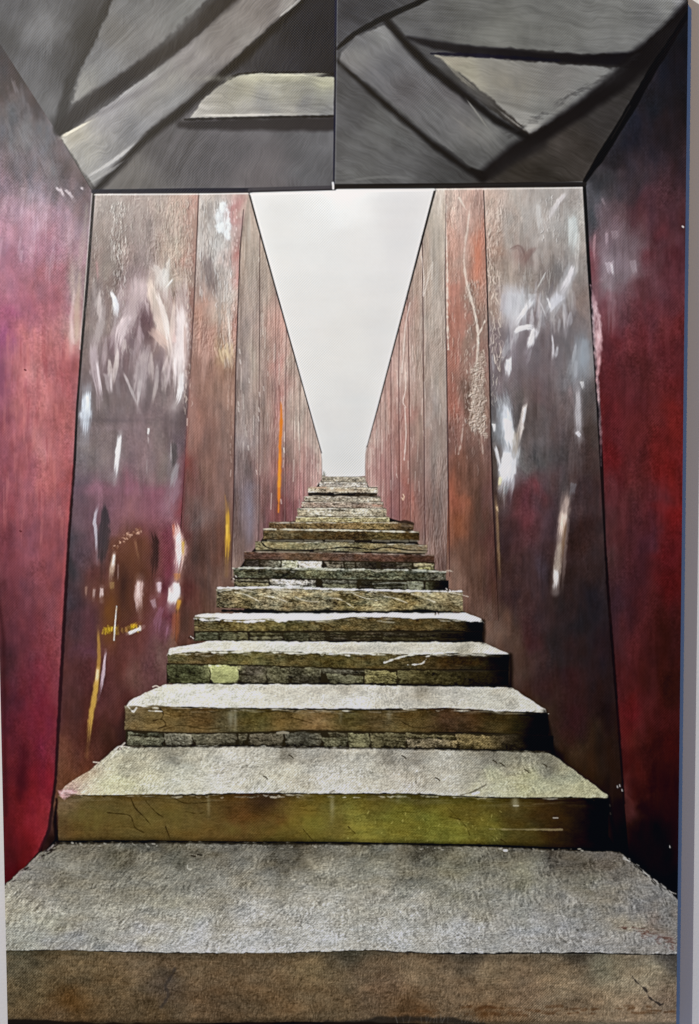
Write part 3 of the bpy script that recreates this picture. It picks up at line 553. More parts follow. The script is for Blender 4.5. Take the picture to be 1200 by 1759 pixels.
line([(740, 92), (800, 94), (880, 99), (960, 104)], [3, 6, 5, 4], (16, 18, 42), .8, 1.5, 1)
line([(1195, -10), (1150, 50), (1105, 96), (1060, 140), (1000, 186), (930, 232), (880, 264), (830, 302)], [18, 26, 40, 34, 26, 26, 26, 20], (27, 26, 30), .94, 8, 1.5)
line([(930, 250), (880, 276), (846, 300)], [16, 16, 12], (34, 33, 36), .6, 8)
line([(1200, -12), (1188, 14), (1120, 122), (1072, 205), (1030, 272), (1004, 312)], [4, 6, 13, 14, 13, 7], (7, 7, 10), .97, 1.4, .8)
line([(1078, 172), (1082, 182), (1050, 238)], [1, 2, 1], (60, 62, 70), .3, 1.5)
line([(828, 296), (810, 290)], 4, (18, 18, 20), .6, 3)
stroke([(800, 170), (820, 196), (845, 232)], [2, 3, 2], (120, 118, 112), .6, .5, .3)
stroke([(775, 200), (800, 218), (830, 240)], [2, 4, 2], (112, 110, 106), .5, .6, .3)
stroke([(600, 90), (640, 120), (690, 170)], [5, 8, 4], (108, 106, 108), .4, .7, .3)
stroke([(760, 100), (790, 132), (830, 165)], [4, 6, 2], (148, 142, 124), .45, .6, .3)
stroke([(905, 226), (880, 208), (850, 184)], [3, 3, 2], (138, 134, 128), .5, .6, .3)
stroke([(600, 310), (660, 304), (720, 308)], [3, 4, 3], (108, 108, 106), .4, .6, .2)
stroke([(640, 215), (690, 240), (720, 268)], [8, 14, 8], (96, 98, 98), .35, .7, .2)
for i in range(46):   # bristle marks where the dark is dragged over the light
    r_ = np.random.RandomState(300 + i); t = r_.rand()
    x = 1110 - 230 * t; y = 92 + 140 * t
    stroke([(x + r_.uniform(-8, 8), y + r_.uniform(-10, 4)), (x - 16, y + r_.uniform(-4, 10))], r_.uniform(3, 7), (44, 43, 46), .22, .7, .1)
for g_ in [(300, 30, 90, 40, (112, 114, 112), .3, -.6), (150, 140, 16, 40, (132, 132, 126), .35, .5), (300, 130, 120, 18, (138, 134, 128), .35, -.72), (150, 260, 26, 40, (158, 154, 142), .4, .6), (450, 165, 90, 22, (148, 144, 128), .35), (440, 135, 90, 6, (176, 172, 150), .4),
           (900, 55, 170, 22, (110, 110, 106), .35), (860, 140, 70, 30, (132, 126, 114), .4, .4), (1000, 130, 50, 16, (118, 116, 112), .3), (620, 90, 30, 24, (118, 118, 114), .35), (800, 215, 60, 24, (112, 108, 106), .3, .7), (650, 250, 60, 30, (92, 92, 92), .3),
           (520, 60, 50, 40, (30, 30, 36), .4), (140, 60, 10, 60, (40, 40, 43), .35, .4), (600, 15, 40, 20, (48, 48, 52), .35)]:
    glaze(*g_[:6], rot=g_[6] if len(g_) > 6 else 0, tex=.45)
# vertical joint and lower edge of the ceiling
line([(577, -66), (575.5, 120), (573, 320)], [4, 3.6, 3.2], (22, 30, 58), .95, .8)
line([(579.6, -66), (578, 120), (575.6, 318)], [1.4, 1.4, 1.4], (112, 112, 114), .35, .8)
stroke([(576.5, 60), (576, 90), (575.5, 130)], 3, (10, 14, 34), .7, .2, .2)
line([(160, 329), (300, 328), (430, 327)], [7, 9, 9], (28, 34, 54), .97, .9)
line([(430, 326.5), (575, 322.5)], [9, 8], (66, 64, 70), .95, 1.2)
line([(430, 329), (575, 326)], [3, 3], (30, 34, 50), .6, 1.2)
line([(575, 320.5), (800, 319), (1003, 316.5)], [9, 9, 9], (32, 31, 34), .97, 1)
line([(162, 334.6), (340, 333.6), (426, 332.6)], 1.6, (236, 230, 224), .75, .7)
line([(430, 333.5), (572, 329.5), (746, 326)], 3, (250, 250, 248), .85, 1.5)
line([(748, 325.6), (1000, 322.8)], 1.6, (214, 208, 200), .7, .7)
line([(571.5, 314), (572, 324)], 3, (250, 252, 255), .95, .8)

# ---- flecks and curls of peeling paint on the weathered panels
rs = np.random.RandomState(77)
def flecks(n, xr, yr, col, a=.6, L=(4, 14), wd=(.8, 2.0), inside=None, dark=.4):
    for i in range(n):
        x = rs.uniform(*xr); y = yr[0] + (yr[1] - yr[0]) * rs.rand() ** 1.25
        if inside and not inside(x, y): continue
        l_ = rs.uniform(*L); q = rs.uniform(-2.2, 2.2); r_ = rs.uniform(-1.6, 1.6)
        pts = spline([(x, y), (x + q, y + l_ * .5), (x + r_, y + l_)], 3); w_ = rs.uniform(*wd)
        line([(u + 1.3, v + .8) for u, v in pts], w_, (60, 50, 48), dark * rs.uniform(.2, 1) * a, .8)
        line(pts, [w_ * .5, w_, w_ * .5], tuple(np.array(col) * rs.uniform(.85, 1.06)), a * rs.uniform(.35, 1), .7, hgt=.25)
P2 = lambda x, y: x < np.interp(y, [330, 520, 600], [338, 330, 328]) - 3 and x > np.interp(y, [330, 600], [166, 146])
flecks(420, (160, 335), (338, 600), (206, 196, 186), .55, inside=P2)
flecks(130, (190, 216), (345, 560), (228, 222, 214), .8, (4, 12), (1, 2.2))
flecks(240, (265, 322), (345, 560), (220, 206, 188), .6, (6, 18))
flecks(120, (316, 330), (340, 700), (232, 212, 198), .6, (3, 12), (.8, 1.8))
flecks(170, (344, 398), (340, 520), (236, 238, 238), .5, (6, 20)); flecks(70, (376, 400), (500, 620), (226, 222, 214), .55, (6, 18))
flecks(120, (345, 398), (345, 480), (120, 112, 108), .4, (6, 18), (1, 2.5), dark=0)
flecks(150, (768, 832), (335, 800), (222, 196, 182), .45, (6, 20), inside=lambda x, y: x < np.interp(y, [330, 800], [828, 842]))
flecks(150, (798, 822), (480, 740), (230, 218, 204), .6, (3, 9), (.8, 2)); flecks(90, (806, 834), (600, 760), (196, 176, 160), .6, (4, 12))
flecks(150, (836, 862), (335, 700), (226, 212, 196), .6, (4, 12), inside=lambda x, y: x > np.interp(y, [330, 640], [834, 845]))
flecks(160, (865, 995), (330, 520), (196, 194, 190), .35, (8, 30), (.8, 2.4), dark=.15)
flecks(50, (925, 960), (335, 410), (226, 224, 222), .6, (4, 10)); flecks(120, (145, 158), (350, 600), (150, 140, 132), .3)
for i in range(46):
    r_ = np.random.RandomState(900 + i); x = r_.uniform(168, 318); y = r_.uniform(470, 640); l_ = r_.uniform(24, 70); q = r_.uniform(-12, 6)
    col_ = [(206, 190, 190), (186, 168, 172), (224, 210, 204), (120, 100, 106)][i % 4]
    stroke([(x, y), (x + q * .4, y + l_ * .5), (x + q, y + l_)], [2, r_.uniform(4, 10), 1.5], col_, r_.uniform(.2, .55), .6, .4)
for i in range(30):
    r_ = np.random.RandomState(960 + i); x = r_.uniform(862, 990); y = r_.uniform(480, 600); l_ = r_.uniform(20, 60); q = r_.uniform(-14, 10)
    stroke([(x, y), (x + q * .4, y + l_ * .5), (x + q, y + l_)], [2, r_.uniform(4, 9), 1.5], [(204, 204, 210), (170, 168, 176), (96, 92, 98)][i % 3], r_.uniform(.2, .5), .6, .4)
# broad soft smears under the sharper strokes
for pts, wd, c, a, dr in [([(170, 480), (166, 560), (168, 650)], [14, 26, 16], (170, 156, 158), .32, .5), ([(262, 440), (276, 520), (290, 600)], [18, 34, 18], (200, 180, 172), .4, .45), ([(310, 470), (312, 560), (306, 680)], [12, 30, 16], (206, 188, 188), .45, .4),
    ([(238, 450), (222, 520), (204, 590)], [30, 44, 20], (176, 158, 162), .35, .5), ([(246, 590), (238, 690)], [28, 14], (160, 146, 150), .35, .6), ([(214, 700), (212, 840)], [60, 70], (120, 106, 114), .22, .5),
    ([(150, 660), (146, 760)], [14, 16], (150, 152, 162), .4, .5), ([(300, 760), (292, 870)], [16, 20], (132, 116, 126), .35, .5),
    ([(886, 490), (878, 560)], [46, 30], (184, 184, 190), .4, .5), ([(985, 460), (945, 540)], [18, 24], (184, 184, 190), .4, .5), ([(862, 680), (880, 790)], [22, 26], (176, 182, 192), .4, .5), ([(880, 770), (866, 850)], [26, 22], (196, 200, 208), .45, .5),
    ([(1000, 580), (996, 660)], [26, 22], (134, 140, 150), .4, .5), ([(990, 660), (994, 760)], [12, 16], (150, 146, 152), .35, .5), ([(972, 850), (958, 1000)], [14, 20], (130, 112, 104), .45, .5), ([(1054, 380), (1056, 480)], [40, 50], (126, 110, 120), .35, .5)]:
    stroke(pts, wd, c, a, dr, .25)
# ---- strokes on the left panels
for pts, wd, c, a, dr in [
    ([(190, 500), (199, 525), (198, 548)], [5, 9, 5], (222, 226, 232), .9, .3),
    ([(240, 470), (232, 520), (215, 560), (204, 592)], [26, 30, 24, 12], (186, 166, 168), .55, .7),
    ([(222, 540), (208, 568), (203, 598)], [14, 18, 10], (226, 208, 210), .8, .5),
    ([(256, 475), (263, 515), (277, 560), (290, 605)], [10, 15, 17, 10], (232, 212, 198), .9, .3),
    ([(268, 500), (282, 545), (292, 600), (292, 625)], [5, 9, 8, 4], (242, 232, 226), .9, .3),
    ([(258, 565), (275, 582), (290, 598)], [10, 16, 10], (222, 190, 176), .6, .6),
    ([(309, 520), (312, 560), (308, 610), (306, 660), (303, 692)], [8, 17, 20, 14, 8], (236, 224, 222), .95, .25),
    ([(300, 590), (297, 575), (299, 560)], [8, 8, 4], (230, 196, 190), .7, .4),
    ([(312, 640), (308, 680), (300, 696)], [6, 9, 5], (240, 236, 236), .8, .6),
    ([(300, 625), (305, 650)], [3, 2], (225, 215, 215), .6, .4),
    ([(252, 520), (256, 545)], [5, 2], (205, 186, 186), .7, .5),
    ([(159, 590), (163, 640), (172, 685)], [12, 14, 6], (186, 168, 174), .6, .7),
    ([(166, 620), (170, 650), (174, 680)], [3, 4, 3], (218, 206, 210), .7, .4),
    ([(182, 640), (187, 660), (191, 678)], [10, 10, 5], (180, 166, 168), .5, .8),
    ([(190, 640), (191, 676)], [2, 2.5], (214, 204, 204), .6, .4),
    ([(248, 600), (242, 640), (234, 690)], [16, 20, 8], (190, 174, 174), .55, .8),
    ([(212, 640), (226, 672), (238, 702)], [3, 5, 3], (196, 186, 186), .55, .5),
    ([(241, 650), (238, 680), (236, 704)], [4, 4, 2], (206, 196, 196), .6, .5),
    ([(150, 672), (147, 710), (143, 750)], [10, 17, 6], (205, 214, 226), .9, .55),
    ([(150, 680), (149, 715)], [5, 7], (240, 246, 250), .7, .5),
    ([(206, 745), (203, 770), (200, 800), (197, 826)], [6, 8, 7, 3], (236, 240, 246), .95, .3),
    ([(255, 736), (254, 746)], [3, 2], (240, 236, 232), .9, .2),
    ([(254, 750), (255, 765)], [2, 1.5], (190, 180, 178), .6, .3),
    ([(252, 790), (252, 815)], [2, 1.5], (160, 150, 150), .5, .3),
    ([(297, 758), (299, 790), (294, 812)], [8, 11, 7], (64, 62, 62), .75, .4),
    ([(293, 760), (294, 800)], [1.6, 1.6], (176, 172, 172), .6, .2),
    ([(305, 795), (300, 815), (293, 840)], [5, 9, 7], (160, 158, 162), .55, .7),
    ([(306, 820), (300, 850), (283, 876)], [12, 14, 6], (146, 116, 130), .5, .7),
    ([(284, 460), (280, 480), (276, 500)], [12, 16, 10], (220, 222, 220), .5, .8),
    ([(296, 480), (284, 496)], [2, 3], (238, 236, 232), .8, .2),
    ([(166, 450), (168, 480)], [4, 2], (196, 140, 144), .5, .4),
    ([(172, 508), (166, 530)], [10, 8], (196, 184, 182), .4, .7),
]:
    stroke(pts, wd, c, a, dr, .7)
for pts, wd, c, a, dr in [([(178, 520), (172, 560), (160, 600)], [8, 12, 8], (186, 172, 172), .45, .6), ([(262, 455), (272, 470), (276, 500)], [8, 14, 8], (214, 206, 200), .55, .5), ([(290, 440), (286, 470), (284, 520)], [5, 9, 4], (222, 218, 212), .5, .6),
    ([(246, 480), (236, 505), (226, 530)], [8, 12, 10], (196, 176, 176), .5, .5), ([(300, 520), (296, 560), (294, 600)], [4, 8, 4], (226, 206, 196), .6, .5), ([(228, 600), (222, 640)], [8, 4], (160, 146, 150), .4, .6), ([(160, 480), (162, 520)], [6, 4], (172, 160, 156), .4, .6),
    ([(270, 620), (268, 660)], [10, 6], (150, 136, 140), .35, .7), ([(318, 560), (318, 620)], [4, 5], (172, 128, 116), .45, .5), ([(200, 640), (204, 680)], [8, 5], (150, 138, 142), .35, .7)]:
    stroke(pts, wd, c, a, dr, .6)
glaze(252, 552, 14, 30, (86, 60, 70), .5)
glaze(210, 735, 60, 6, (142, 120, 126), .35); glaze(205, 722, 70, 5, (84, 74, 80), .3)
glaze(215, 842, 80, 10, (138, 88, 108), .4)
# dark leaf and the gold flecked rust below
stroke([(178, 866), (179, 900), (173, 960)], [5, 21, 8], (58, 52, 58), .95, .15, .6, ends=(.1, .12))
stroke([(168, 868), (162, 895), (164, 912), (166, 960)], [3, 5, 3, 2], (176, 176, 188), .7, .4, .5)
stroke([(262, 912), (267, 945), (262, 1000)], [9, 12, 5], (38, 26, 30), .9, .2, .3)
for g_ in [(222, 1000, 42, 76, (90, 54, 38), .6), (165, 1015, 22, 24, (98, 56, 44), .5), (268, 1020, 14, 40, (100, 60, 46), .4), (190, 1060, 20, 40, (104, 64, 30), .4), (224, 940, 26, 26, (104, 64, 42), .4)]: glaze(*g_, tex=.7)
glaze(232, 935, 26, 26, (92, 54, 40), .6); glaze(222, 1010, 26, 50, (84, 48, 34), .5)
glaze(212, 1010, 9, 40, (50, 32, 32), .7); glaze(188, 1080, 14, 40, (110, 66, 26), .45)
for pts, wd, c, a, dr in [
    ([(196, 950), (192, 975), (189, 1000)], [5, 8, 5], (186, 156, 130), .75, .6), ([(196, 952), (193, 975)], [3, 4], (226, 214, 206), .7, .5),
    ([(240, 995), (238, 1025), (240, 1055)], [10, 12, 5], (190, 160, 154), .75, .55), ([(238, 1000), (237, 1030)], [4, 5], (212, 190, 186), .6, .5),
    ([(272, 1000), (272, 1018)], [9, 6], (196, 174, 184), .75, .6), ([(262, 1030), (266, 1045)], [9, 5], (172, 146, 156), .6, .7),
    ([(175, 1010), (174, 1028)], [6, 5], (196, 176, 174), .7, .6), ([(162, 1012), (160, 1028)], [4, 3], (176, 150, 144), .6, .6), ([(148, 1008), (147, 1022)], [4, 3], (150, 112, 96), .6, .6),
    ([(232, 930), (238, 960)], [4, 3], (142, 98, 66), .5, .6), ([(203, 968), (202, 1000)], [2, 2], (150, 124, 120), .5, .4),
    ([(192, 1000), (192, 1012)], [7, 5], (160, 128, 70), .5, .7),
    ([(300, 900), (310, 945), (305, 985)], [10, 17, 13], (208, 170, 160), .8, .5), ([(306, 915), (307, 950), (304, 976)], [6, 10, 8], (240, 238, 242), .9, .35),
    ([(314, 930), (314, 955)], [4, 3], (206, 166, 50), .8, .5), ([(303, 985), (304, 998)], [10, 8], (186, 108, 34), .7, .5),
    ([(302, 1000), (300, 1020), (294, 1040)], [9, 18, 9], (250, 250, 252), .97, .2), ([(308, 1030), (304, 1050)], [7, 5], (222, 152, 34), .8, .4),
    ([(292, 1010), (290, 1035)], [4, 5], (224, 208, 204), .7, .5), ([(303, 1050), (300, 1090), (298, 1110)], [12, 12, 8], (150, 78, 44), .6, .4),
    ([(298, 900), (298, 925)], [4, 3], (190, 92, 64), .7, .4), ([(390, 870), (391, 920), (389, 975)], [4, 8, 3], (208, 154, 38), .85, .35), ([(390, 900), (390, 930)], [3, 4], (232, 184, 66), .7, .3),
    ([(386, 850), (390, 880)], [2, 3], (150, 106, 60), .6, .4), ([(278, 1040), (270, 1065), (268, 1090)], [8, 12, 8], (142, 92, 118), .5, .6), ([(288, 1075), (284, 1100)], [3, 2], (150, 104, 130), .5, .5),
    ([(168, 1080), (169, 1140), (162, 1200)], [3, 6, 7], (176, 128, 44), .7, .35), ([(169, 1140), (163, 1190), (156, 1230), (150, 1286)], [4, 8, 7, 4], (196, 152, 56), .85, .3),
    ([(181, 1120), (176, 1165), (170, 1195)], [2, 5, 2], (196, 176, 190), .65, .5), ([(168, 1150), (166, 1170)], [4, 4], (222, 190, 160), .6, .4),
]:
    stroke(pts, wd, c, a, dr, .6)
rs = np.random.RandomState(12)
for i in range(70):
    x = 176 + rs.rand() * 66; y = 1082 + (x - 200) ** 2 * 0 + rs.uniform(-3, 3) - (3 if x > 215 else 0)
    c = (212, 170, 30) if x < 200 or 224 < x < 236 else (226, 214, 190) if x > 228 else (150, 104, 50)
    line([(x, y - rs.uniform(1, 6) * (1 if x < 205 else .6)), (x + rs.uniform(-1.5, 1.5), y + rs.uniform(1, 6))], rs.uniform(1, 2.6), tuple(np.array(c) * rs.uniform(.55, 1.1)), rs.uniform(.4, .9), .9, .8, seed=i, hgt=.2)
stroke([(220, 1088), (232, 1083), (243, 1078)], [4, 5, 4], (238, 226, 214), .85, .3, .6)
stroke([(224, 1076), (236, 1072)], [6, 6], (206, 158, 24), .7, .4, .6)
line([(200, 1041), (197.5, 1070), (195.5, 1100)], [.8, 2.4, 1.6], (240, 226, 196), .95, .6, hgt=.4)
for i in range(60):
    t = rs.rand(); x = 196 + 42 * t + rs.uniform(-5, 5); y = 944 - 34 * t ** .6 + rs.uniform(-5, 5)
    line([(x, y), (x + rs.uniform(-2, 3), y + rs.uniform(-1, 3))], rs.uniform(.8, 2.4), (202, 156, 126) if rs.rand() < .6 else (120, 76, 54), rs.uniform(.25, .8), .9, .8, seed=i, hgt=.2)
# left panel L1: warm dry brushing and little white nicks
for i in range(150):
    x = 6 + rs.rand() * 112; y = 560 + rs.rand() ** 1.3 * 330; L = rs.uniform(18, 60)
    stroke([(x, y), (x + rs.uniform(-3, 3), y + L)], rs.uniform(2, 9), (212, 124, 118) if rs.rand() < .6 else (138, 52, 62), rs.uniform(.08, .26), .8, .1)
for i in range(60):
    x = 0 + rs.rand() * 125; y = 300 + rs.rand() * 160; L = rs.uniform(18, 50)
    stroke([(x, y), (x + rs.uniform(-9, 3), y + L)], rs.uniform(3, 12), (214, 186, 200) if rs.rand() < .55 else (128, 96, 112), rs.uniform(.06, .24), .8, .1)
for i in range(50):
    x = rs.rand() * 110; y = 120 + rs.rand() * 180
    if x > 10 + (y - 75) * .6: continue
    stroke([(x, y), (x + rs.uniform(4, 16), y + rs.uniform(16, 50))], rs.uniform(3, 10), (130, 128, 132) if rs.rand() < .5 else (60, 52, 58), rs.uniform(.1, .3), .8, .15)
for pts in [[(96, 322), (104, 330)], [(103, 324), (110, 338)], [(118, 330), (126, 343)], [(112, 326), (120, 334)], [(139, 322), (143, 325)]]:
    stroke(pts, 5, (206, 194, 198), .6, .6, .4)
for g_ in [(40, 1080, 40, 60, (92, 40, 50), .3), (60, 1200, 34, 80, (104, 26, 40), .4), (40, 1330, 26, 60, (88, 20, 30), .4), (50, 1440, 24, 40, (110, 20, 28), .4), (2, 640, 10, 60, (120, 64, 84), .5), (20, 1000, 18, 60, (98, 44, 54), .4)]: glaze(*g_, tex=.5)
glaze(128, 520, 5, 60, (206, 186, 170), .5, -.08); glaze(122, 575, 4, 30, (226, 196, 190), .6)
line([(150, 350), (142, 420), (138, 450)], [6, 8, 3], (170, 156, 146), .4, 5, 2)
line([(137, 470), (132, 540), (130, 590)], [5, 9, 4], (196, 174, 150), .55, 4, 2)
line([(127, 500), (122, 545), (126, 590)], [2, 5, 3], (232, 208, 204), .5, 3, 1)
for x, y in [(42, 635), (34, 912)]: line([(x, y), (x + 2, y + 1)], 2.6, (78, 24, 34), .8, .7)
line([(41, 1280), (38, 1345), (34, 1380)], [6, 12, 4], (58, 14, 24), .5, 7, 3)
line([(-20, 900), (6, 1100), (9, 1400)], [6, 6, 5], (44, 18, 24), .5, 5)
# L3 extras
s, xx, yy, m_, d = poly([(375, 352), (388, 344), (394, 360), (397, 392), (396, 415), (386, 410), (372, 390), (368, 372)], 3, 3, 8, 8)
m_ = m_ * np.clip(.75 + .5 * noise(xx, yy, 6, 12, 6, 3), 0, 1); comp(s, rgb((234, 242, 246)) * (1 + .04 * np.sin((xx + yy) * 1.5))[..., None], m_ * .93); HG[s] += m_ * .4
stroke([(362, 345), (360, 375), (366, 392)], [5, 10, 4], (150, 140, 136), .5, .4, .2)
stroke([(358, 440), (360, 475), (370, 505)], [10, 16, 8], (112, 98, 98), .5, .5, .2)
for pts, c in [([(378, 500), (376, 560), (374, 600)], (150, 140, 134)), ([(386, 600), (394, 618)], (220, 200, 160)), ([(376, 600), (382, 622)], (210, 186, 146)), ([(368, 596), (375, 618)], (206, 180, 150)), ([(392, 540), (396, 600)], (226, 218, 206))]:
    stroke(pts, [3, 5, 3], c, .5, .6, .3)
for i in range(24):
    x = 345 + rs.rand() * 55; y = 590 + rs.rand() * 22
    stroke([(x, y), (x + rs.uniform(-2, 4), y + rs.uniform(12, 30))], rs.uniform(2, 5), (214, 188, 152) if x > 375 else (188, 146, 132), rs.uniform(.2, .5), .8, .3)
stroke([(330, 640), (328, 700), (324, 760)], [8, 12, 8], (164, 124, 114), .4, .6, .2)
stroke([(352, 600), (350, 630), (348, 660)], [6, 8, 5], (184, 146, 134), .5, .6, .2)
for i in range(34):
    x = 396 + rs.uniform(-5, 4); y = 610 + rs.rand() * 200
    line([(x, y), (x + rs.uniform(-1, 1), y + rs.uniform(3, 14))], rs.uniform(.8, 1.8), (206, 180, 168), rs.uniform(.1, .4), .8, hgt=.15)
for i in range(46):
    y = 340 + rs.rand() * 380; x = np.interp(y, [340, 520, 720], [330, 322, 318]) + rs.uniform(-5, 4)
    line([(x, y), (x + rs.uniform(-1, 1), y + rs.uniform(3, 12))], rs.uniform(.8, 1.8), (226, 204, 190), rs.uniform(.2, .7), .8, hgt=.15)
for i in range(30):
    y = 340 + rs.rand() * 260; x = np.interp(y, [340, 600], [405, 401]) + rs.uniform(-4, 3)
    line([(x, y), (x, y + rs.uniform(2, 6))], rs.uniform(1, 2), (232, 212, 208), rs.uniform(.3, .7), .8, hgt=.15)

# ---- strokes on the right panels
for g_ in [(883, 530, 24, 32, (196, 196, 202), .55), (868, 745, 12, 46, (160, 166, 176), .5), (872, 805, 12, 30, (196, 200, 208), .5), (950, 520, 20, 14, (170, 170, 176), .4), (1000, 612, 12, 30, (138, 146, 156), .5),
           (993, 710, 5, 34, (150, 146, 152), .4), (1056, 452, 24, 20, (140, 124, 134), .5), (968, 900, 6, 40, (134, 112, 100), .4), (308, 600, 9, 60, (196, 180, 180), .35), (275, 540, 14, 50, (190, 168, 160), .35),
           (214, 560, 16, 40, (168, 150, 154), .4), (147, 715, 7, 34, (160, 166, 176), .4), (304, 950, 8, 40, (190, 150, 150), .4), (298, 1020, 8, 20, (220, 200, 196), .4), (243, 650, 12, 40, (150, 138, 142), .35)]:
    glaze(*g_, tex=.7)
for pts, wd, c, a, dr in [
    ([(972, 330), (950, 360), (938, 385)], [6, 9, 6], (206, 200, 202), .6, .5), ([(924, 350), (926, 380), (928, 402)], [8, 10, 12], (196, 194, 192), .55, .6),
    ([(982, 370), (984, 400), (982, 430)], [12, 16, 8], (190, 198, 198), .55, .6), ([(875, 430), (892, 425), (900, 445)], [4, 8, 12], (112, 86, 84), .5, .7), ([(920, 425), (905, 440), (900, 455)], [6, 10, 8], (120, 92, 88), .5, .7),
    ([(938, 466), (928, 485), (918, 502)], [1.5, 2, 2], (206, 206, 206), .7, .3), ([(984, 456), (976, 480), (962, 502)], [7, 9, 10], (206, 202, 206), .8, .5),
    ([(962, 505), (952, 520), (940, 534)], [14, 14, 6], (196, 196, 204), .7, .7), ([(940, 512), (946, 530)], [3, 3], (224, 224, 230), .7, .4),
    ([(916, 512), (900, 535), (886, 556), (882, 566)], [10, 8, 5, 3], (230, 228, 234), .9, .3), ([(882, 572), (893, 565), (908, 562), (920, 565)], [4, 7, 8, 5], (238, 238, 242), .95, .25),
    ([(922, 563), (916, 575), (906, 600)], [11, 12, 4], (222, 220, 226), .95, .45), ([(915, 568), (908, 590)], [3, 2], (246, 246, 248), .8, .3),
    ([(884, 500), (880, 525), (878, 550)], [22, 26, 14], (190, 190, 196), .6, .75), ([(866, 505), (862, 540)], [8, 8], (176, 172, 180), .5, .7), ([(896, 505), (900, 530)], [12, 12], (186, 188, 192), .5, .7), ([(912, 505), (912, 525)], [12, 10], (196, 198, 204), .5, .7),
    ([(928, 520), (938, 545)], [2, 2], (208, 206, 210), .7, .3), ([(930, 540), (934, 562)], [6, 8], (158, 158, 164), .4, .7), ([(948, 575), (950, 600), (949, 620)], [2, 3, 4], (190, 186, 192), .7, .4),
    ([(873, 615), (873, 630), (871, 648)], [9, 10, 7], (216, 216, 222), .8, .7), ([(877, 612), (877, 640)], [2, 2], (232, 232, 236), .7, .3), ([(846, 610), (848, 640)], [6, 4], (160, 162, 170), .5, .7),
    ([(990, 600), (986, 630), (976, 660)], [10, 18, 10], (142, 146, 152), .5, .7), ([(1004, 580), (1004, 610), (1003, 636)], [10, 15, 10], (140, 148, 158), .6, .5), ([(984, 625), (990, 650)], [10, 8], (150, 150, 156), .4, .8),
    ([(999, 655), (1002, 668)], [6, 3], (200, 200, 202), .6, .6), ([(993, 670), (993, 710), (995, 748)], [5, 9, 7], (172, 168, 172), .65, .6), ([(990, 742), (996, 750)], [8, 5], (196, 194, 200), .7, .5), ([(978, 665), (984, 700)], [6, 4], (150, 130, 132), .4, .6),
    ([(866, 690), (870, 730), (868, 760)], [8, 16, 12], (196, 200, 208), .75, .6), ([(870, 720), (876, 750), (882, 775)], [8, 16, 10], (228, 232, 238), .9, .35), ([(903, 690), (896, 725), (888, 765)], [5, 9, 8], (200, 188, 182), .8, .5), ([(902, 700), (897, 730)], [3, 3], (226, 222, 220), .8, .3),
    ([(886, 740), (884, 770), (880, 790)], [10, 10, 6], (170, 154, 136), .6, .7), ([(872, 775), (868, 800), (862, 830)], [12, 16, 8], (226, 230, 238), .9, .4), ([(882, 785), (878, 812), (874, 832)], [8, 11, 5], (220, 222, 230), .85, .5), ([(850, 765), (856, 790), (858, 812)], [5, 5, 4], (206, 208, 214), .75, .5),
    ([(848, 728), (850, 742)], [5, 3], (226, 226, 230), .7, .4), ([(860, 820), (857, 835)], [5, 3], (232, 206, 150), .8, .3), ([(870, 835), (866, 850)], [8, 4], (120, 126, 130), .6, .6), ([(858, 700), (856, 750)], [10, 10], (130, 140, 150), .35, .8),
    ([(985, 830), (982, 850)], [9, 7], (108, 112, 120), .5, .7), ([(975, 850), (968, 885), (962, 930)], [6, 14, 9], (168, 146, 136), .85, .45), ([(969, 880), (963, 925)], [9, 6], (206, 184, 170), .75, .5), ([(962, 930), (957, 965), (954, 1005)], [7, 11, 12], (158, 142, 128), .8, .55), ([(955, 980), (954, 1010)], [6, 9], (200, 192, 190), .75, .5),
    ([(970, 900), (964, 960)], [5, 5], (104, 72, 44), .5, .6), ([(851, 855), (854, 900), (858, 990)], [3, 4, 3], (134, 102, 66), .6, .6), ([(853, 870), (855, 880)], [3, 2], (206, 176, 130), .6, .4), ([(846, 1000), (848, 1050)], [6, 6], (70, 48, 36), .4, .5),
    # outer right panel
    ([(1042, 400), (1042, 420)], [5, 4], (172, 150, 160), .7, .4), ([(1056, 396), (1058, 412)], [12, 8], (158, 140, 148), .5, .6), ([(1034, 340), (1040, 356)], [4, 3], (140, 122, 130), .5, .5), ([(1022, 400), (1020, 430), (1022, 455)], [4, 4, 3], (176, 130, 138), .6, .5),
    ([(1046, 450), (1052, 470)], [14, 10], (176, 162, 172), .7, .6), ([(1050, 455), (1053, 470)], [4, 3], (214, 206, 212), .7, .4), ([(1086, 448), (1090, 468)], [10, 7], (164, 150, 158), .6, .6), ([(1048, 475), (1044, 500)], [12, 14], (132, 116, 124), .5, .6), ([(1070, 480), (1060, 505)], [12, 20], (112, 92, 100), .4, .6),
    ([(1026, 350), (1030, 380)], [12, 10], (112, 98, 108), .4, .7), ([(1060, 370), (1054, 395)], [8, 10], (116, 92, 102), .4, .7),
]:
    stroke(pts, wd, c, a, dr, .6)
s, xx, yy, m_, d = poly([(1014, 490), (1023, 512), (1031, 545), (1034, 590), (1031, 625), (1027, 650), (1031, 700), (1033, 760), (1032, 800), (1030, 740), (1024, 650), (1018, 570)], 2.5, 1.2, 8, 8)
c = field([(1016, 500, (176, 126, 136)), (1024, 540, (214, 186, 192)), (1026, 600, (220, 180, 184)), (1026, 640, (190, 140, 144)), (1028, 700, (172, 140, 144)), (1031, 780, (120, 84, 90))], xx, yy)
m_ = m_ * (.75 + .35 * noise(xx, yy, 5, 14, 5, 3)); comp(s, c, m_ * .95); HG[s] += m_ * .35
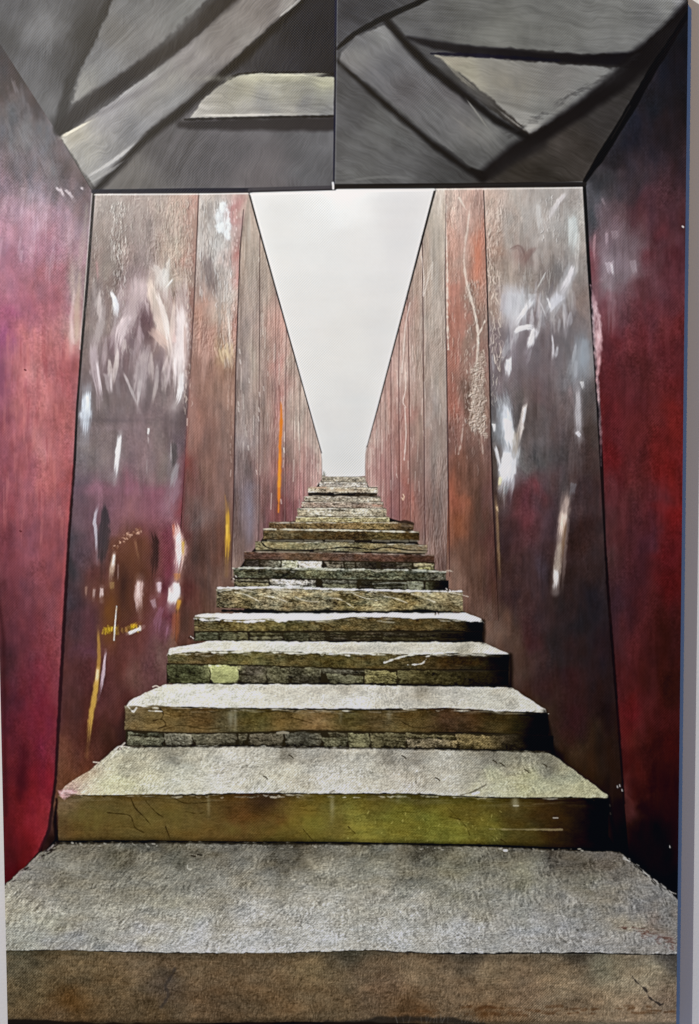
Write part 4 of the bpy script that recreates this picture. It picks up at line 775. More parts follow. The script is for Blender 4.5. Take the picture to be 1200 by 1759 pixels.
for i in range(60):   # scratchy pale relief at the left edge of the wide right panel
    y = 330 + rs.rand() * 290; x = np.interp(y, [330, 620], [842, 848]) + rs.uniform(-6, 14)
    pts = [(x, y), (x + rs.uniform(-4, 4), y + rs.uniform(3, 9)), (x + rs.uniform(-3, 3), y + rs.uniform(8, 18))]
    line(spline(pts, 4), rs.uniform(1, 2.2), (222, 206, 190), rs.uniform(.2, .6), .8, .3, hgt=.25)
for i in range(260):  # general vertical dry brushing of both wide panels
    left = rs.rand() < .5
    x = rs.uniform(165, 315) if left else rs.uniform(860, 1000); y = rs.uniform(360, 1000)
    c0 = C[int(y) - Y0, int(x) - X0]
    k = rs.choice([.72, 1.3]) if y < 850 else rs.choice([.75, 1.22])
    stroke([(x, y), (x + rs.uniform(-4, 4), y + rs.uniform(20, 60))], rs.uniform(4, 14), tuple(np.clip(c0 * 255 * k, 0, 255)), rs.uniform(.1, .3), .8, .12)
for i in range(120):
    x = rs.uniform(1035, 1160); y = rs.uniform(330, 1350)
    if x > 1180 - .02 * y: continue
    c0 = C[int(y) - Y0, int(x) - X0]; k = rs.choice([.75, 1.25])
    stroke([(x, y), (x + rs.uniform(-2, 2), y + rs.uniform(30, 90))], rs.uniform(5, 18), tuple(np.clip(c0 * 255 * k, 0, 255)), rs.uniform(.1, .25), .6, .06)
line([(1172, 389), (1173.5, 390)], 2.4, (226, 214, 214), .9, .6, hgt=.5)
for x, y in [(1047, 1382), (1048, 1396), (1064, 1348), (1068, 1356), (1060, 1350), (1150, 1453)]: line([(x, y), (x + .5, y + 3)], 1.5, (170, 170, 168), .7, .6)

# ------------------------------------------------------------------ stone steps (top ones first, each covers the foot of the next)
def edge1d(xx, seed, amp, sc):
    """a ragged edge: same value for every x"""
    r_ = np.random.RandomState(seed); xs = xx[0]; o = np.zeros(len(xs))
    for k, (s_, a_) in enumerate([(sc, 1), (sc / 3, .55), (sc / 9, .3), (2.5, .18)]):
        L = r_.rand(int(1400 / max(s_, 1)) + 8) * 2 - 1
        o += a_ * np.interp((xs + 60) / max(s_, 1), np.arange(len(L)), L)
    return (o * amp)[None, :]

def stone_tex(xx, yy, seed, k=1.0, lay=(22, 4.2), cont=1.0):
    """split slate face: strata, ledges that catch light, fine grit"""
    w1 = noise(xx, yy, 44 * k, 16 * k, seed + 1, 4, .6) * 7 * k
    n = warp(noise(xx, yy, lay[0] * k, lay[1] * k, seed, 4, .62), 0, w1)
    led = warp(1 - np.abs(noise(xx, yy, 36 * k, 9 * k, seed + 2, 4, .62)) * 2.6, w1 * 2.2, w1 * 1.8)
    e = emboss(led, 0, 1); e = np.clip(e * 1.1, -1, 1)
    f = noise(xx, yy, 2.2, 1.7, seed + 3, 2, .7)
    big = noise(xx, yy, 60 * k, 22 * k, seed + 4, 3)
    bl = noise(xx, yy, 9 * k, 7 * k, seed + 6, 4, .7)
    return cont * (0.06 * n + 0.10 * e + 0.10 * f + 0.10 * big + .12 * bl), e

def slab(top, bot, cps, pid, seed, k=1.0, amp=1.2, ledge=.8, cont=1.0, dark_r=None, soft=.7, tint=.02):
    """the front face of a step between two polylines (x, y)"""
    x0, x1 = top[0][0], top[-1][0]
    s, xx, yy = box(x0 - 3, min(q[1] for q in top) - 6, x1 + 4, max(q[1] for q in bot) + 7)
    yt = np.interp(xx[0], [q[0] for q in top], [q[1] for q in top])[None, :] + edge1d(xx, seed, amp * .8, 60 * k)
    yb = np.interp(xx[0], [q[0] for q in bot], [q[1] for q in bot])[None, :] + edge1d(xx, seed + 1, amp * .7, 80 * k)
    ex = edge1d(yy.T, seed + 2, .9 * k, 12).T
    m_ = ss(-soft, soft, yy - yt) * ss(soft, -soft, yy - yb) * ss(-soft, soft, xx - x0 - 0.5 - ex) * ss(soft, -soft, xx - x1 + .5 + ex)
    c = field(cps, xx, yy, 1.2, 2.7, 200, 9)
    t, e = stone_tex(xx, yy, seed, k, cont=cont)
    v = (yy - yt) / np.maximum(yb - yt, 1)
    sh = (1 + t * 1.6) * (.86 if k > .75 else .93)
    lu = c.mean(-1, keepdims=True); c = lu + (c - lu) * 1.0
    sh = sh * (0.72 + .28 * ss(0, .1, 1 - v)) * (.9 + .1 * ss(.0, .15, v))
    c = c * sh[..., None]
    ch = noise(xx, yy, 22 * k, 10 * k, seed + 8, 3); c[..., 0] += tint * ch; c[..., 2] -= tint * ch * .7
    # ledges just under the lip that catch the light
    lp = ss(.28, .0, v) * np.clip(noise(xx, yy, 26 * k, 3 * k, seed + 5, 3) * 1.8 - .35, 0, 1) * ledge
    c = c * (1 - lp[..., None] * .6) + rgb((206, 204, 190)) * lp[..., None] * .6
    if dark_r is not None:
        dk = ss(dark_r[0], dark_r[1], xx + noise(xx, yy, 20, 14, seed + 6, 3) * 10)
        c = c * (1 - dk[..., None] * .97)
    comp(s, c, m_)
    HG[s] += m_ * e * .12
    setid(s, m_, pid)
    return s, xx, yy, m_

def tread(poly_pts, cps, pid, seed, front, k=1.0, g=(3.2, 2.4), gr=.12, bright=1.0, back=None, jit=1.0):
    """the trodden top of a step seen at a slant: gritty, frosted"""
    s, xx, yy, m_, d = poly(poly_pts, .8, jit, seed, 10)
    c = field(cps, xx, yy, 1.3, 2.6, 300, 22)
    t_ = ss(150, 1050, xx)
    st = rnoise(xx, yy, -.95, g[0] * 2.2, g[1] * .62, seed + 11) * (1 - t_) + rnoise(xx, yy, 1.2, g[0] * 1.7, g[1] * .7, seed + 12) * t_
    st = np.tanh(st * 1.7)
    e = emboss(noise(xx, yy, g[0], g[1], seed, 3, .75), 1, 1)
    big = noise(xx, yy, 70 * k, 26 * k, seed + 2, 4, .65); mid = noise(xx, yy, 16 * k, 8 * k, seed + 9, 3, .7)
    w_ = grain(xx, yy, g[0] * 1.7, g[1] * 1.4, seed + 3, 3)
    f1 = noise(xx, yy, 2.4, 1.7, seed + 7, 2, .8)
    pk = np.clip(noise(xx, yy, 26, 14, seed + 13, 3) * .8 + .6, .2, 1.2)
    c = c * (1 + gr * (.75 * st * pk + .45 * e + .45 * w_ + .6 * f1) + .075 * big + .07 * mid)[..., None]
    lu = c.mean(-1, keepdims=True); c = lu + (c - lu) * .8
    c = c * np.array([1.015, 1.0, .965], np.float32) * bright
    ch = noise(xx, yy, 40 * k, 16 * k, seed + 5, 3); c[..., 0] += .008 * ch; c[..., 2] -= .012 * ch
    comp(s, c, m_); HG[s] += m_ * (e * .08 + w_ * .04)
    setid(s, m_, pid)

def course(top, bot, breaks, cps, pid, seed, k=1.0, split=.4, gap=(40, 35, 26), dark_r=None, bright=()):
    """rubble course under a slab: separate small stones in shadowy joints"""
    x0, x1 = top[0][0], top[-1][0]
    s, xx, yy = box(x0 - 1, min(q[1] for q in top) - 2, x1 + 1, max(q[1] for q in bot) + 3)
    yt = np.interp(xx[0], [q[0] for q in top], [q[1] for q in top])[None, :] + 0 * yy
    yb = np.interp(xx[0], [q[0] for q in bot], [q[1] for q in bot])[None, :] + 0 * yy
    m0 = ss(-.8, .8, yy - yt + 2) * ss(.8, -.8, yy - yb) * (xx >= x0) * (xx <= x1)
    comp(s, rgb(gap), m0); setid(s, m0, pid)
    r_ = np.random.RandomState(seed); br = [x0] + list(breaks) + [x1]
    fld = field(cps, xx, yy, 1.0, 3)
    t, e = stone_tex(xx, yy, seed + 3, k * .7, lay=(24, 2.6), cont=1.15)
    yT = lambda x: float(np.interp(x, [q[0] for q in top], [q[1] for q in top]))
    yB = lambda x: float(np.interp(x, [q[0] for q in bot], [q[1] for q in bot]))
    for i in range(len(br) - 1):
        a, b = br[i], br[i + 1]; sl = r_.uniform(-5, 5) * k
        cells = [(0.0, 1.0)]
        if r_.rand() < split and b - a > 26 * k:
            h_ = r_.uniform(.25, .72); cells = [(0, h_), (h_, 1)]
            if r_.rand() < .35 and h_ > .5: cells = [(0, h_ * .5), (h_ * .5, h_), (h_, 1)]
        for (u, v) in cells:
            aa = a + (r_.uniform(0, .25) * (b - a) if len(cells) > 1 and r_.rand() < .3 else 0)
            ht = yB(a) - yT(a)
            p = [(aa + 1 + sl, yT(aa) + u * ht + r_.uniform(0, 2) * k), ((aa + b) / 2, yT((aa + b) / 2) + u * ht + r_.uniform(-.5, 2.5) * k), (b - 1 + r_.uniform(-3, 1) * k, yT(b) + u * ht + r_.uniform(0, 3) * k),
                 (b - 1, yT(b) + (u + v) / 2 * ht), (b - 1 - r_.uniform(0, 4) * k, yT(b) + v * ht - r_.uniform(0, 1.4) * k), ((aa + b) / 2, yT((aa + b) / 2) + v * ht - r_.uniform(-.5, 1) * k), (aa + 1 + r_.uniform(0, 4) * k, yT(aa) + v * ht - r_.uniform(0, 1.4) * k)]
            d = sdf(p, xx, yy) + noise(xx, yy, 9 * k, 7 * k, seed + i * 3, 3) * 1.5 * k
            m_ = ss(1.1, -.9, d) * m0 * (.88 + .12 * noise(xx, yy, 6, 4, seed + i, 2))
            tone = r_.uniform(.8, 1.08)
            if i in bright: tone = bright[i]
            c = fld * tone
            c[..., 0] *= r_.uniform(.97, 1.04); c[..., 2] *= r_.uniform(.9, 1.06)
            rim = ss(-5 * k, -1, d)
            vv = (yy - yT((a + b) / 2)) / ht
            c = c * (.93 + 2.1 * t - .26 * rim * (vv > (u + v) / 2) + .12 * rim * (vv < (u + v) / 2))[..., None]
            comp(s, c, m_); HG[s] += m_ * .15
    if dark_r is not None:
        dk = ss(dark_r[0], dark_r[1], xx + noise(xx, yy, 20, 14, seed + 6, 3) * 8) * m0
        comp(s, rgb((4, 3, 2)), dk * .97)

def cracks(pts, wd=1.4, col=(30, 24, 12), a=.75):
    line(spline(pts, 6), wd, col, a, .8, .7, seed=int(pts[0][0]))

STEP = {}
LABS = {1: 'lowest step, broad frosty grey top over a brown front', 2: 'second step from the bottom with a bright moss green front', 3: 'third step from the bottom, olive front over a row of small stones',
        4: 'fourth step from the bottom with a squarish pale green stone below it', 5: 'fifth step from the bottom with a dark right end', 6: 'sixth step from the bottom, thick and pale with wavy grain',
        7: 'step with a near black front and one white stone below it', 8: 'reddish brown step above the black one', 9: 'step with a long crack along its olive front', 10: 'dark brown step just below the first narrow ones',
        11: 'step at the break where the stair narrows, dark chip at its right end'}
for n in range(18, 0, -1):
    STEP[n] = part('painted_step', LABS.get(n))
TR = {n: part('tread', None, STEP[n]) for n in (1, 2, 3, 4, 5)}
CO = {n: part('stone_course', None, STEP[n]) for n in (3, 4, 5, 7, 8)}

# dark bed behind the steps so that joints read dark
for pts, c in [([(440, 820), (552, 818), (630, 818), (705, 890), (740, 940), (772, 1010), (400, 1010), (440, 930)], (28, 24, 20))]:
    s, xx, yy, m_, d = poly([(554, 822), (626, 822), (640, 850), (656, 886), (704, 900), (716, 930), (730, 952), (742, 976), (764, 986), (764, 1012), (406, 1012), (406, 984), (424, 956), (446, 932), (458, 912), (467, 900), (514, 894), (532, 850)], .8)
    comp(s, rgb(c), m_); setid(s, m_, STEP[7])
far = [  # n, xl, xr, ytop, ybot, colour, colour2
    (18, 552, 628, 819, 827, (150, 138, 118), (168, 158, 140)), (17, 548, 631, 828, 836, (156, 144, 132), (186, 178, 166)), (16, 528, 649, 837, 846, (148, 128, 106), (196, 184, 160)),
    (15, 522, 654, 853, 861, (138, 126, 108), (172, 160, 140)), (14, 517, 659, 862, 872, (118, 100, 88), (160, 142, 124)), (13, 510, 664, 873, 887, (122, 110, 88), (196, 188, 166)),
    (12, 507, 669, 888, 897, (134, 122, 88), (160, 148, 104)), (11, 461, 711, 897, 909, (92, 70, 46), (124, 104, 64))]
for n, xl, xr, yt, yb, c1, c2 in far:
    w_ = xr - xl
    # rubble between and below
    s, xx, yy = box(xl + 2, yt, xr - 1, yb + 8)
    comp(s, rgb((74, 64, 54)) * (1 + .5 * noise(xx, yy, 9, 2, n, 3))[..., None], np.ones(xx.shape)); ID[s] = STEP[n]
    cps = [(xl + w_ * f, (yt + yb) / 2, c1 if (i + n) % 2 else c2) for i, f in enumerate((.05, .25, .5, .75, .95))] + [(xl + w_ / 2, yt, c2), (xl + w_ * .2, yb, c1)]
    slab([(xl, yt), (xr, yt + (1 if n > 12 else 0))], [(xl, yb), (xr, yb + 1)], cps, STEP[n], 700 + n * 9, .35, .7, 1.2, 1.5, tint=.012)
    line([(xl + 2, yt + .5), ((xl + xr) / 2, yt + .5), (xr - 2, yt + 1.5)], 1.3 if n > 12 else 1.0, (222, 214, 194), .55, .7, .7, seed=n)
    line([(xl + 2, yb + 1.0), (xr - 2, yb + 1.6)], 1.8, (26, 20, 16), .8 if n not in (12, 17) else .35, .8, .8, seed=n + 50)
line([(530, 849), (570, 849.5), (609, 850)], [2, 3.4, 3], (22, 18, 14), .9, .8, .5)
line([(612, 850), (650, 851)], [2, 1.4], (40, 34, 28), .7, .8, .5)
line([(532, 838.5), (560, 837)], 2.4, (190, 150, 120), .7, .8); line([(578, 842), (606, 842)], 5, (186, 156, 118), .5, 1.5); line([(640, 868), (656, 869)], 3, (196, 128, 104), .5, 1.2)
rs = np.random.RandomState(44)
for i in range(90):
    y = rs.uniform(822, 893); hw = np.interp(y, [820, 893], [36, 78]); x = rs.uniform(590 - hw, 590 + hw)
    line([(x, y), (x + rs.uniform(3, 18), y + rs.uniform(-.8, .8))], rs.uniform(.7, 1.6), (40, 32, 26) if rs.rand() < .5 else (214, 204, 182), rs.uniform(.25, .6), .6, .4, seed=i)
# plant at the top
for i in range(16):
    a = rs.uniform(-2.8, -.5); line([(556, 818), (556 + 8 * math.cos(a) * rs.rand(), 818 + 10 * math.sin(a) * rs.rand())], 1, (96, 96, 84), .35, .7)
line([(684, 897), (694, 896), (704, 898), (710, 900)], [3, 6, 6, 3], (46, 36, 32), .85, 1, .6)
line([(690, 903), (708, 904)], 3, (92, 78, 66), .7, 1)
# mid steps
slab([(451, 909), (580, 910), (721, 913)], [(451, 926), (580, 927), (721, 929)], [(470, 915, (92, 78, 52)), (540, 920, (66, 54, 34)), (600, 915, (88, 76, 50)), (660, 920, (92, 78, 44)), (710, 920, (60, 46, 26)), (600, 925, (70, 50, 28))], STEP[10], 801, .5, .9, 1.0, 1.3)
line([(452, 909), (520, 910), (600, 911), (718, 914)], 1.7, (206, 200, 176), .8, .7, 1.0)
for a, b in [(460, 488), (490, 520), (524, 552), (560, 588), (590, 607), (640, 668), (672, 700), (704, 718)]:
    line([(a, 928.5), (b, 929.5)], 3.2, (104, 98, 84), .7, .8, .6)
slab([(438, 930), (480, 931), (600, 932), (734, 936)], [(440, 944), (560, 946), (734, 950)], [(450, 937, (128, 118, 84)), (500, 938, (120, 110, 76)), (560, 936, (140, 132, 100)), (620, 940, (112, 100, 66)), (680, 940, (118, 104, 72)), (725, 942, (112, 98, 76))], STEP[9], 811, .5, .9, 1.0, 1.2)
cracks([(448, 931), (458, 940), (480, 944), (520, 945), (560, 943), (590, 940), (620, 942), (640, 944), (665, 940), (700, 945), (734, 946)], 2, (22, 16, 10), .9)
for a, b in [(440, 470), (476, 530), (540, 570), (600, 620), (640, 680), (690, 730)]:
    line([(a, 947), (b, 948.5)], 3, (120, 110, 88), .6, .8, .6)
slab([(419, 948), (580, 950), (746, 953)], [(418, 961), (580, 964), (746, 968)], [(440, 954, (88, 62, 52)), (520, 956, (96, 74, 56)), (580, 956, (90, 66, 54)), (660, 960, (84, 58, 48)), (730, 960, (72, 50, 42))], STEP[8], 821, .6, .7, .5, 1.0)
line([(420, 948), (580, 950), (744, 953.5)], 1, (186, 168, 148), .45, .7, .8)
course([(420, 962), (580, 965), (746, 968)], [(402, 976), (580, 977), (748, 980)], [445, 482, 512, 553, 590, 610, 648, 680, 708], [(440, 968, (58, 50, 44)), (500, 970, (150, 146, 130)), (540, 970, (176, 172, 156)), (580, 968, (104, 96, 80)), (640, 970, (48, 42, 38)), (690, 972, (62, 56, 50)), (728, 973, (128, 122, 84))], CO[8], 825, .5, .5, bright={2: 1.25, 3: 1.3, 9: 1.2})
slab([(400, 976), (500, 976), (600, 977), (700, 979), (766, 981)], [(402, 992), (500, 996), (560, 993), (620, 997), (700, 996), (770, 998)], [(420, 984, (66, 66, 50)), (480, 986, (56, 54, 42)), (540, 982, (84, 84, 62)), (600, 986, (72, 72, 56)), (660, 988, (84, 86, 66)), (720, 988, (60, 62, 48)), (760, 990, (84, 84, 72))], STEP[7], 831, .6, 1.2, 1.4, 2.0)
line([(400, 976), (450, 975.5), (520, 976.5), (600, 978), (700, 979), (766, 982)], [1.4, 2, 1.4, 2.2, 1.4, 2], (196, 198, 180), .7, .8, 1.6)
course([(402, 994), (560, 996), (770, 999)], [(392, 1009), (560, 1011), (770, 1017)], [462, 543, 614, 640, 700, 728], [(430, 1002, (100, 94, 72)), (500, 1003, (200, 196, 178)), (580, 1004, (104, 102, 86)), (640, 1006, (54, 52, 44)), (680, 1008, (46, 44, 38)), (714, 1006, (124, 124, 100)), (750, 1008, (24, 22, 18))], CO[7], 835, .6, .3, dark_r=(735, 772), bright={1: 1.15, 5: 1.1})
cracks([(640, 1003), (680, 1001), (726, 1004)], 1.2, (150, 150, 136), .6); cracks([(646, 1010), (690, 1008), (722, 1011)], 1.2, (140, 140, 126), .5)
# step 6
slab([(371, 1011), (420, 1010), (580, 1013), (700, 1016), (795, 1017)], [(370, 1043), (430, 1046), (500, 1050), (560, 1047), (640, 1050), (720, 1047), (796, 1051)],
     [(380, 1020, (150, 136, 100)), (420, 1035, (120, 104, 66)), (470, 1022, (156, 146, 118)), (500, 1038, (132, 116, 80)), (560, 1025, (150, 138, 104)), (600, 1038, (112, 98, 58)), (650, 1028, (142, 132, 98)), (700, 1038, (118, 102, 62)), (740, 1028, (140, 128, 94)), (785, 1030, (116, 106, 80)), (780, 1045, (92, 82, 56))], STEP[6], 841, .8, 1.2, 1.3, 1.7)
for i in range(16):
    x = 385 + i * 25 + rs.uniform(-8, 8); y = 1016 + rs.uniform(0, 12)
    cracks([(x, y), (x + 18, y + rs.uniform(2, 7)), (x + 40, y + rs.uniform(8, 16))], rs.uniform(1, 1.8), (220, 214, 194) if i % 2 else (52, 42, 20), .55)
line([(374, 1010), (470, 1009), (580, 1012), (700, 1015), (792, 1016)], [2.5, 3, 2.6, 2.6, 2.4], (236, 234, 226), .95, .9, 1.0)
line([(382, 1049), (500, 1052), (640, 1051.5), (796, 1052)], [4, 3.4, 3, 1.5], (14, 12, 10), .95, 1, .8)
# step 5
tread([(366, 1053), (500, 1054), (640, 1053), (800, 1053), (826, 1062), (831, 1070), (700, 1064), (560, 1066), (440, 1066), (333, 1063), (335, 1057)],
      [(380, 1056, (232, 232, 226)), (500, 1058, (228, 228, 222)), (600, 1058, (220, 218, 210)), (700, 1057, (226, 226, 220)), (800, 1060, (224, 224, 218)), (350, 1062, (206, 206, 196))], TR[5], 850, None, g=(3, 1.5), gr=.07, jit=1, bright=1.0)
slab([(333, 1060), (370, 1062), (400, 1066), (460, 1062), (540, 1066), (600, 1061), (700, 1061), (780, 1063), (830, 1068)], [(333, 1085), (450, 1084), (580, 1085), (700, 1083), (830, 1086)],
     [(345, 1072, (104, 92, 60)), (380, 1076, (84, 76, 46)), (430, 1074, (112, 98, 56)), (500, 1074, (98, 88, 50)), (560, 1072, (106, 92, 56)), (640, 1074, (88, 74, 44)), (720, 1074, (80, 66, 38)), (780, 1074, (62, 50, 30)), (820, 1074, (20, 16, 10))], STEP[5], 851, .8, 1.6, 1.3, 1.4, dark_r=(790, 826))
for a, b, y in [(336, 380, 1063), (385, 455, 1066), (460, 500, 1064), (700, 722, 1060), (786, 826, 1064)]:
    line([(a, y), ((a + b) / 2, y + 2.5), (b, y)], [1.5, 3.4, 1.5], (238, 238, 232), .9, .9, 1.6, seed=a)
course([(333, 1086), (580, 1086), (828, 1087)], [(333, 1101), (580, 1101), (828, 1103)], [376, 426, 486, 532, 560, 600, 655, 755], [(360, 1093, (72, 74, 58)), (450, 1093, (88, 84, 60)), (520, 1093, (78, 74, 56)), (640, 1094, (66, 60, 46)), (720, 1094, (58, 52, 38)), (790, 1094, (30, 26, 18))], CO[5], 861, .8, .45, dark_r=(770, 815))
# step 4
tread([(364, 1101), (580, 1103), (829, 1103), (874, 1124), (876, 1128), (740, 1126), (600, 1123), (500, 1120), (400, 1118), (320, 1120), (286, 1126), (292, 1113), (330, 1107)],
      [(340, 1112, (206, 206, 194)), (420, 1110, (214, 214, 202)), (500, 1112, (206, 206, 196)), (600, 1112, (208, 206, 196)), (700, 1108, (186, 182, 170)), (780, 1112, (202, 200, 190)), (850, 1118, (196, 194, 184)), (600, 1104, (160, 156, 144)), (800, 1105, (130, 126, 112)), (420, 1103, (180, 178, 166))], TR[4], 870, None, g=(3, 1.7), gr=.10, bright=1.0)
slab([(287, 1125), (330, 1118), (400, 1118), (470, 1119), (520, 1121), (600, 1122), (700, 1123), (780, 1122), (875, 1124)], [(287, 1140), (400, 1142), (520, 1146), (620, 1149), (700, 1151), (800, 1150), (877, 1152)],
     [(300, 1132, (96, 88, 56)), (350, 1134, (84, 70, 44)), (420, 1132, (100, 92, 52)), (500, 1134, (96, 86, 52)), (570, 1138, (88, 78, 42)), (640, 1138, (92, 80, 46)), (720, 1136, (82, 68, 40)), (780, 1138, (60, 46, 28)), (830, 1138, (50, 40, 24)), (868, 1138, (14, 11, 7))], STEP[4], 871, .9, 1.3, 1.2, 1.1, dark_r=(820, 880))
for pts in [[(292, 1124), (330, 1118), (380, 1121), (440, 1118)], [(300, 1119), (350, 1115), (400, 1117)], [(440, 1118), (500, 1122), (540, 1121), (600, 1126)], [(660, 1138), (684, 1130), (712, 1124), (760, 1121)], [(700, 1142), (724, 1140), (732, 1132)], [(560, 1124), (600, 1122), (650, 1124)], [(732, 1128), (752, 1122), (770, 1125)]]:
    line(spline(pts), [1.2, 2.6, 1.2], (224, 222, 204), .8, .8, 1.2, seed=int(pts[0][0]))
course([(286, 1141), (400, 1143), (520, 1147), (700, 1152), (873, 1154)], [(286, 1174), (400, 1174), (580, 1175), (873, 1178)], [362, 410, 458, 498, 552, 625, 683, 800],
       [(320, 1158, (82, 84, 52)), (386, 1158, (132, 132, 82)), (435, 1150, (62, 56, 46)), (440, 1166, (84, 78, 66)), (475, 1150, (104, 100, 70)), (530, 1152, (112, 108, 76)), (525, 1166, (62, 58, 50)), (590, 1160, (86, 82, 66)), (655, 1162, (104, 98, 64)), (740, 1162, (78, 70, 42)), (830, 1164, (34, 28, 16))], CO[4], 881, 1.0, .6, dark_r=(830, 872), bright={1: 1.25, 6: 1.15})
s, xx, yy, m_, d = poly([(366, 1148), (376, 1145), (400, 1147), (410, 1152), (409, 1168), (398, 1172), (368, 1172), (361, 1166)], 1.2, 1.2, 4, 8)
t, e = stone_tex(xx, yy, 888, .6); comp(s, (rgb((146, 148, 96)) * (1 + .9 * t + .1 * ss(1160, 1148, yy))[..., None]), m_)
line([(296, 1174.5), (500, 1174.5), (640, 1174), (760, 1177), (876, 1180)], [1.5, 2, 1.5, 3, 3], (26, 22, 16), .8, 1, 1)
# step 3
tread([(284, 1175), (580, 1176), (878, 1181), (936, 1219), (939, 1224), (860, 1222), (760, 1218), (600, 1217), (500, 1217), (400, 1216), (300, 1214), (215, 1217), (222, 1204), (250, 1190)],
      [(270, 1190, (204, 204, 188)), (240, 1208, (206, 204, 190)), (330, 1200, (214, 214, 202)), (420, 1195, (208, 206, 196)), (520, 1195, (198, 196, 186)), (620, 1200, (206, 204, 196)), (700, 1195, (192, 188, 178)), (780, 1190, (178, 174, 164)), (830, 1200, (186, 184, 172)), (900, 1212, (190, 188, 176)), (870, 1190, (160, 156, 144)), (580, 1180, (150, 146, 136)), (400, 1180, (176, 174, 160)), (720, 1182, (120, 114, 102)), (600, 1214, (226, 224, 216)), (400, 1212, (222, 222, 208))], TR[3], 890, None, g=(3.4, 2.2), gr=.12, bright=1.0)
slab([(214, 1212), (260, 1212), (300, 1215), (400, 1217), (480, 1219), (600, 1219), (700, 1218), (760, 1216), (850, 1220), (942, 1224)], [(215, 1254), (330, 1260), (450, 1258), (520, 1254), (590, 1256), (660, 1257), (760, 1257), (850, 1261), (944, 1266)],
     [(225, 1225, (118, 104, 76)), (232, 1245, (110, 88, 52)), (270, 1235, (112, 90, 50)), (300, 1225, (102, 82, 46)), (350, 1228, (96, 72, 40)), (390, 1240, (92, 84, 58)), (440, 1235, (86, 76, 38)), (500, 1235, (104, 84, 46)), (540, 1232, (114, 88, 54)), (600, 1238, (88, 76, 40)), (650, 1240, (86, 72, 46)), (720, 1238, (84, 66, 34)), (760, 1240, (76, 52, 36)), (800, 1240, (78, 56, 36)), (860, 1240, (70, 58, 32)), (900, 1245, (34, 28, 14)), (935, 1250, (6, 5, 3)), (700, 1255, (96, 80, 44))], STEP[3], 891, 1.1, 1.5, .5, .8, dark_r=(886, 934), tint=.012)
for pts, w_, c in [([(272, 1214), (280, 1226), (276, 1236)], 1.3, (40, 32, 16)), ([(262, 1238), (278, 1236), (284, 1246), (270, 1252)], 1.3, (40, 30, 14)), ([(280, 1254), (310, 1246), (350, 1252), (390, 1250)], 2.2, (56, 44, 24)), ([(488, 1218), (496, 1230), (508, 1220)], 1.4, (44, 36, 18)), ([(500, 1232), (520, 1238), (536, 1242)], 1.2, (50, 38, 20)), ([(690, 1240), (706, 1248), (730, 1252)], 1.2, (44, 34, 18)), ([(840, 1222), (858, 1226), (872, 1222)], 2.0, (60, 54, 40))]:
    cracks(pts, w_, c, .7)
for pts in [[(218, 1212), (228, 1222), (234, 1216)], [(222, 1208), (240, 1212), (270, 1216)], [(255, 1221), (278, 1222)], [(838, 1218), (854, 1221), (872, 1219)], [(930, 1222), (942, 1226)]]:
    line(spline(pts), [1, 2.4, 1.2], (222, 220, 208), .8, .8, 1)
glaze(396, 1232, 5, 16, (150, 150, 130), .4); glaze(404, 1236, 3, 20, (160, 160, 140), .35); glaze(585, 1226, 3, 14, (150, 146, 126), .3); glaze(668, 1226, 4, 10, (140, 136, 116), .3)
course([(216, 1256), (330, 1261), (450, 1259), (520, 1256), (700, 1260), (850, 1262), (950, 1266)], [(214, 1281), (400, 1281), (600, 1284), (780, 1286), (950, 1290)], [282, 331, 408, 424, 487, 552, 597, 635, 698, 786, 866],
       [(250, 1270, (92, 92, 72)), (300, 1270, (98, 98, 80)), (370, 1270, (88, 86, 72)), (450, 1270, (82, 78, 64)), (520, 1270, (72, 70, 58)), (575, 1268, (98, 92, 70)), (615, 1270, (106, 100, 78)), (665, 1270, (88, 82, 62)), (740, 1272, (88, 80, 58)), (820, 1272, (122, 106, 62)), (890, 1276, (46, 40, 28))], CO[3], 901, 1.0, .25, dark_r=(878, 915), bright={9: 1.2, 7: 1.1})
line([(476, 1259), (486, 1258), (495, 1259)], [3, 5, 3], (140, 132, 112), .8, 1)
# step 2
tread([(202, 1283), (400, 1281), (600, 1284), (800, 1288), (934, 1291), (950, 1298), (1000, 1334), (1043, 1366), (1044, 1371), (980, 1369), (880, 1370), (800, 1368), (700, 1362), (580, 1363), (460, 1362), (330, 1364), (200, 1366), (100, 1366), (112, 1350), (150, 1326), (184, 1298)],
      [(220, 1300, (164, 162, 142)), (160, 1338, (190, 182, 158)), (118, 1360, (188, 152, 140)), (200, 1350, (208, 208, 160)), (250, 1352, (206, 204, 176)), (260, 1320, (178, 176, 156)), (320, 1330, (196, 198, 184)), (400, 1340, (200, 198, 190)), (400, 1310, (184, 182, 174)), (480, 1345, (206, 204, 188)), (480, 1310, (178, 176, 166)),
       (560, 1330, (196, 194, 186)), (600, 1355, (212, 210, 202)), (650, 1320, (190, 188, 176)), (700, 1340, (196, 192, 186)), (760, 1320, (176, 172, 160)), (820, 1320, (150, 146, 132)), (780, 1350, (190, 188, 178)), (860, 1340, (172, 172, 138)), (900, 1355, (166, 166, 124)), (900, 1310, (150, 148, 128)), (960, 1340, (160, 160, 128)), (1000, 1360, (150, 150, 116)),
       (300, 1288, (118, 114, 100)), (500, 1289, (106, 102, 92)), (700, 1292, (112, 106, 96)), (850, 1294, (98, 92, 80)), (920, 1297, (92, 88, 76)), (540, 1298, (160, 156, 146))], TR[2], 910, None, g=(4.0, 3.0), gr=.16, bright=.97)
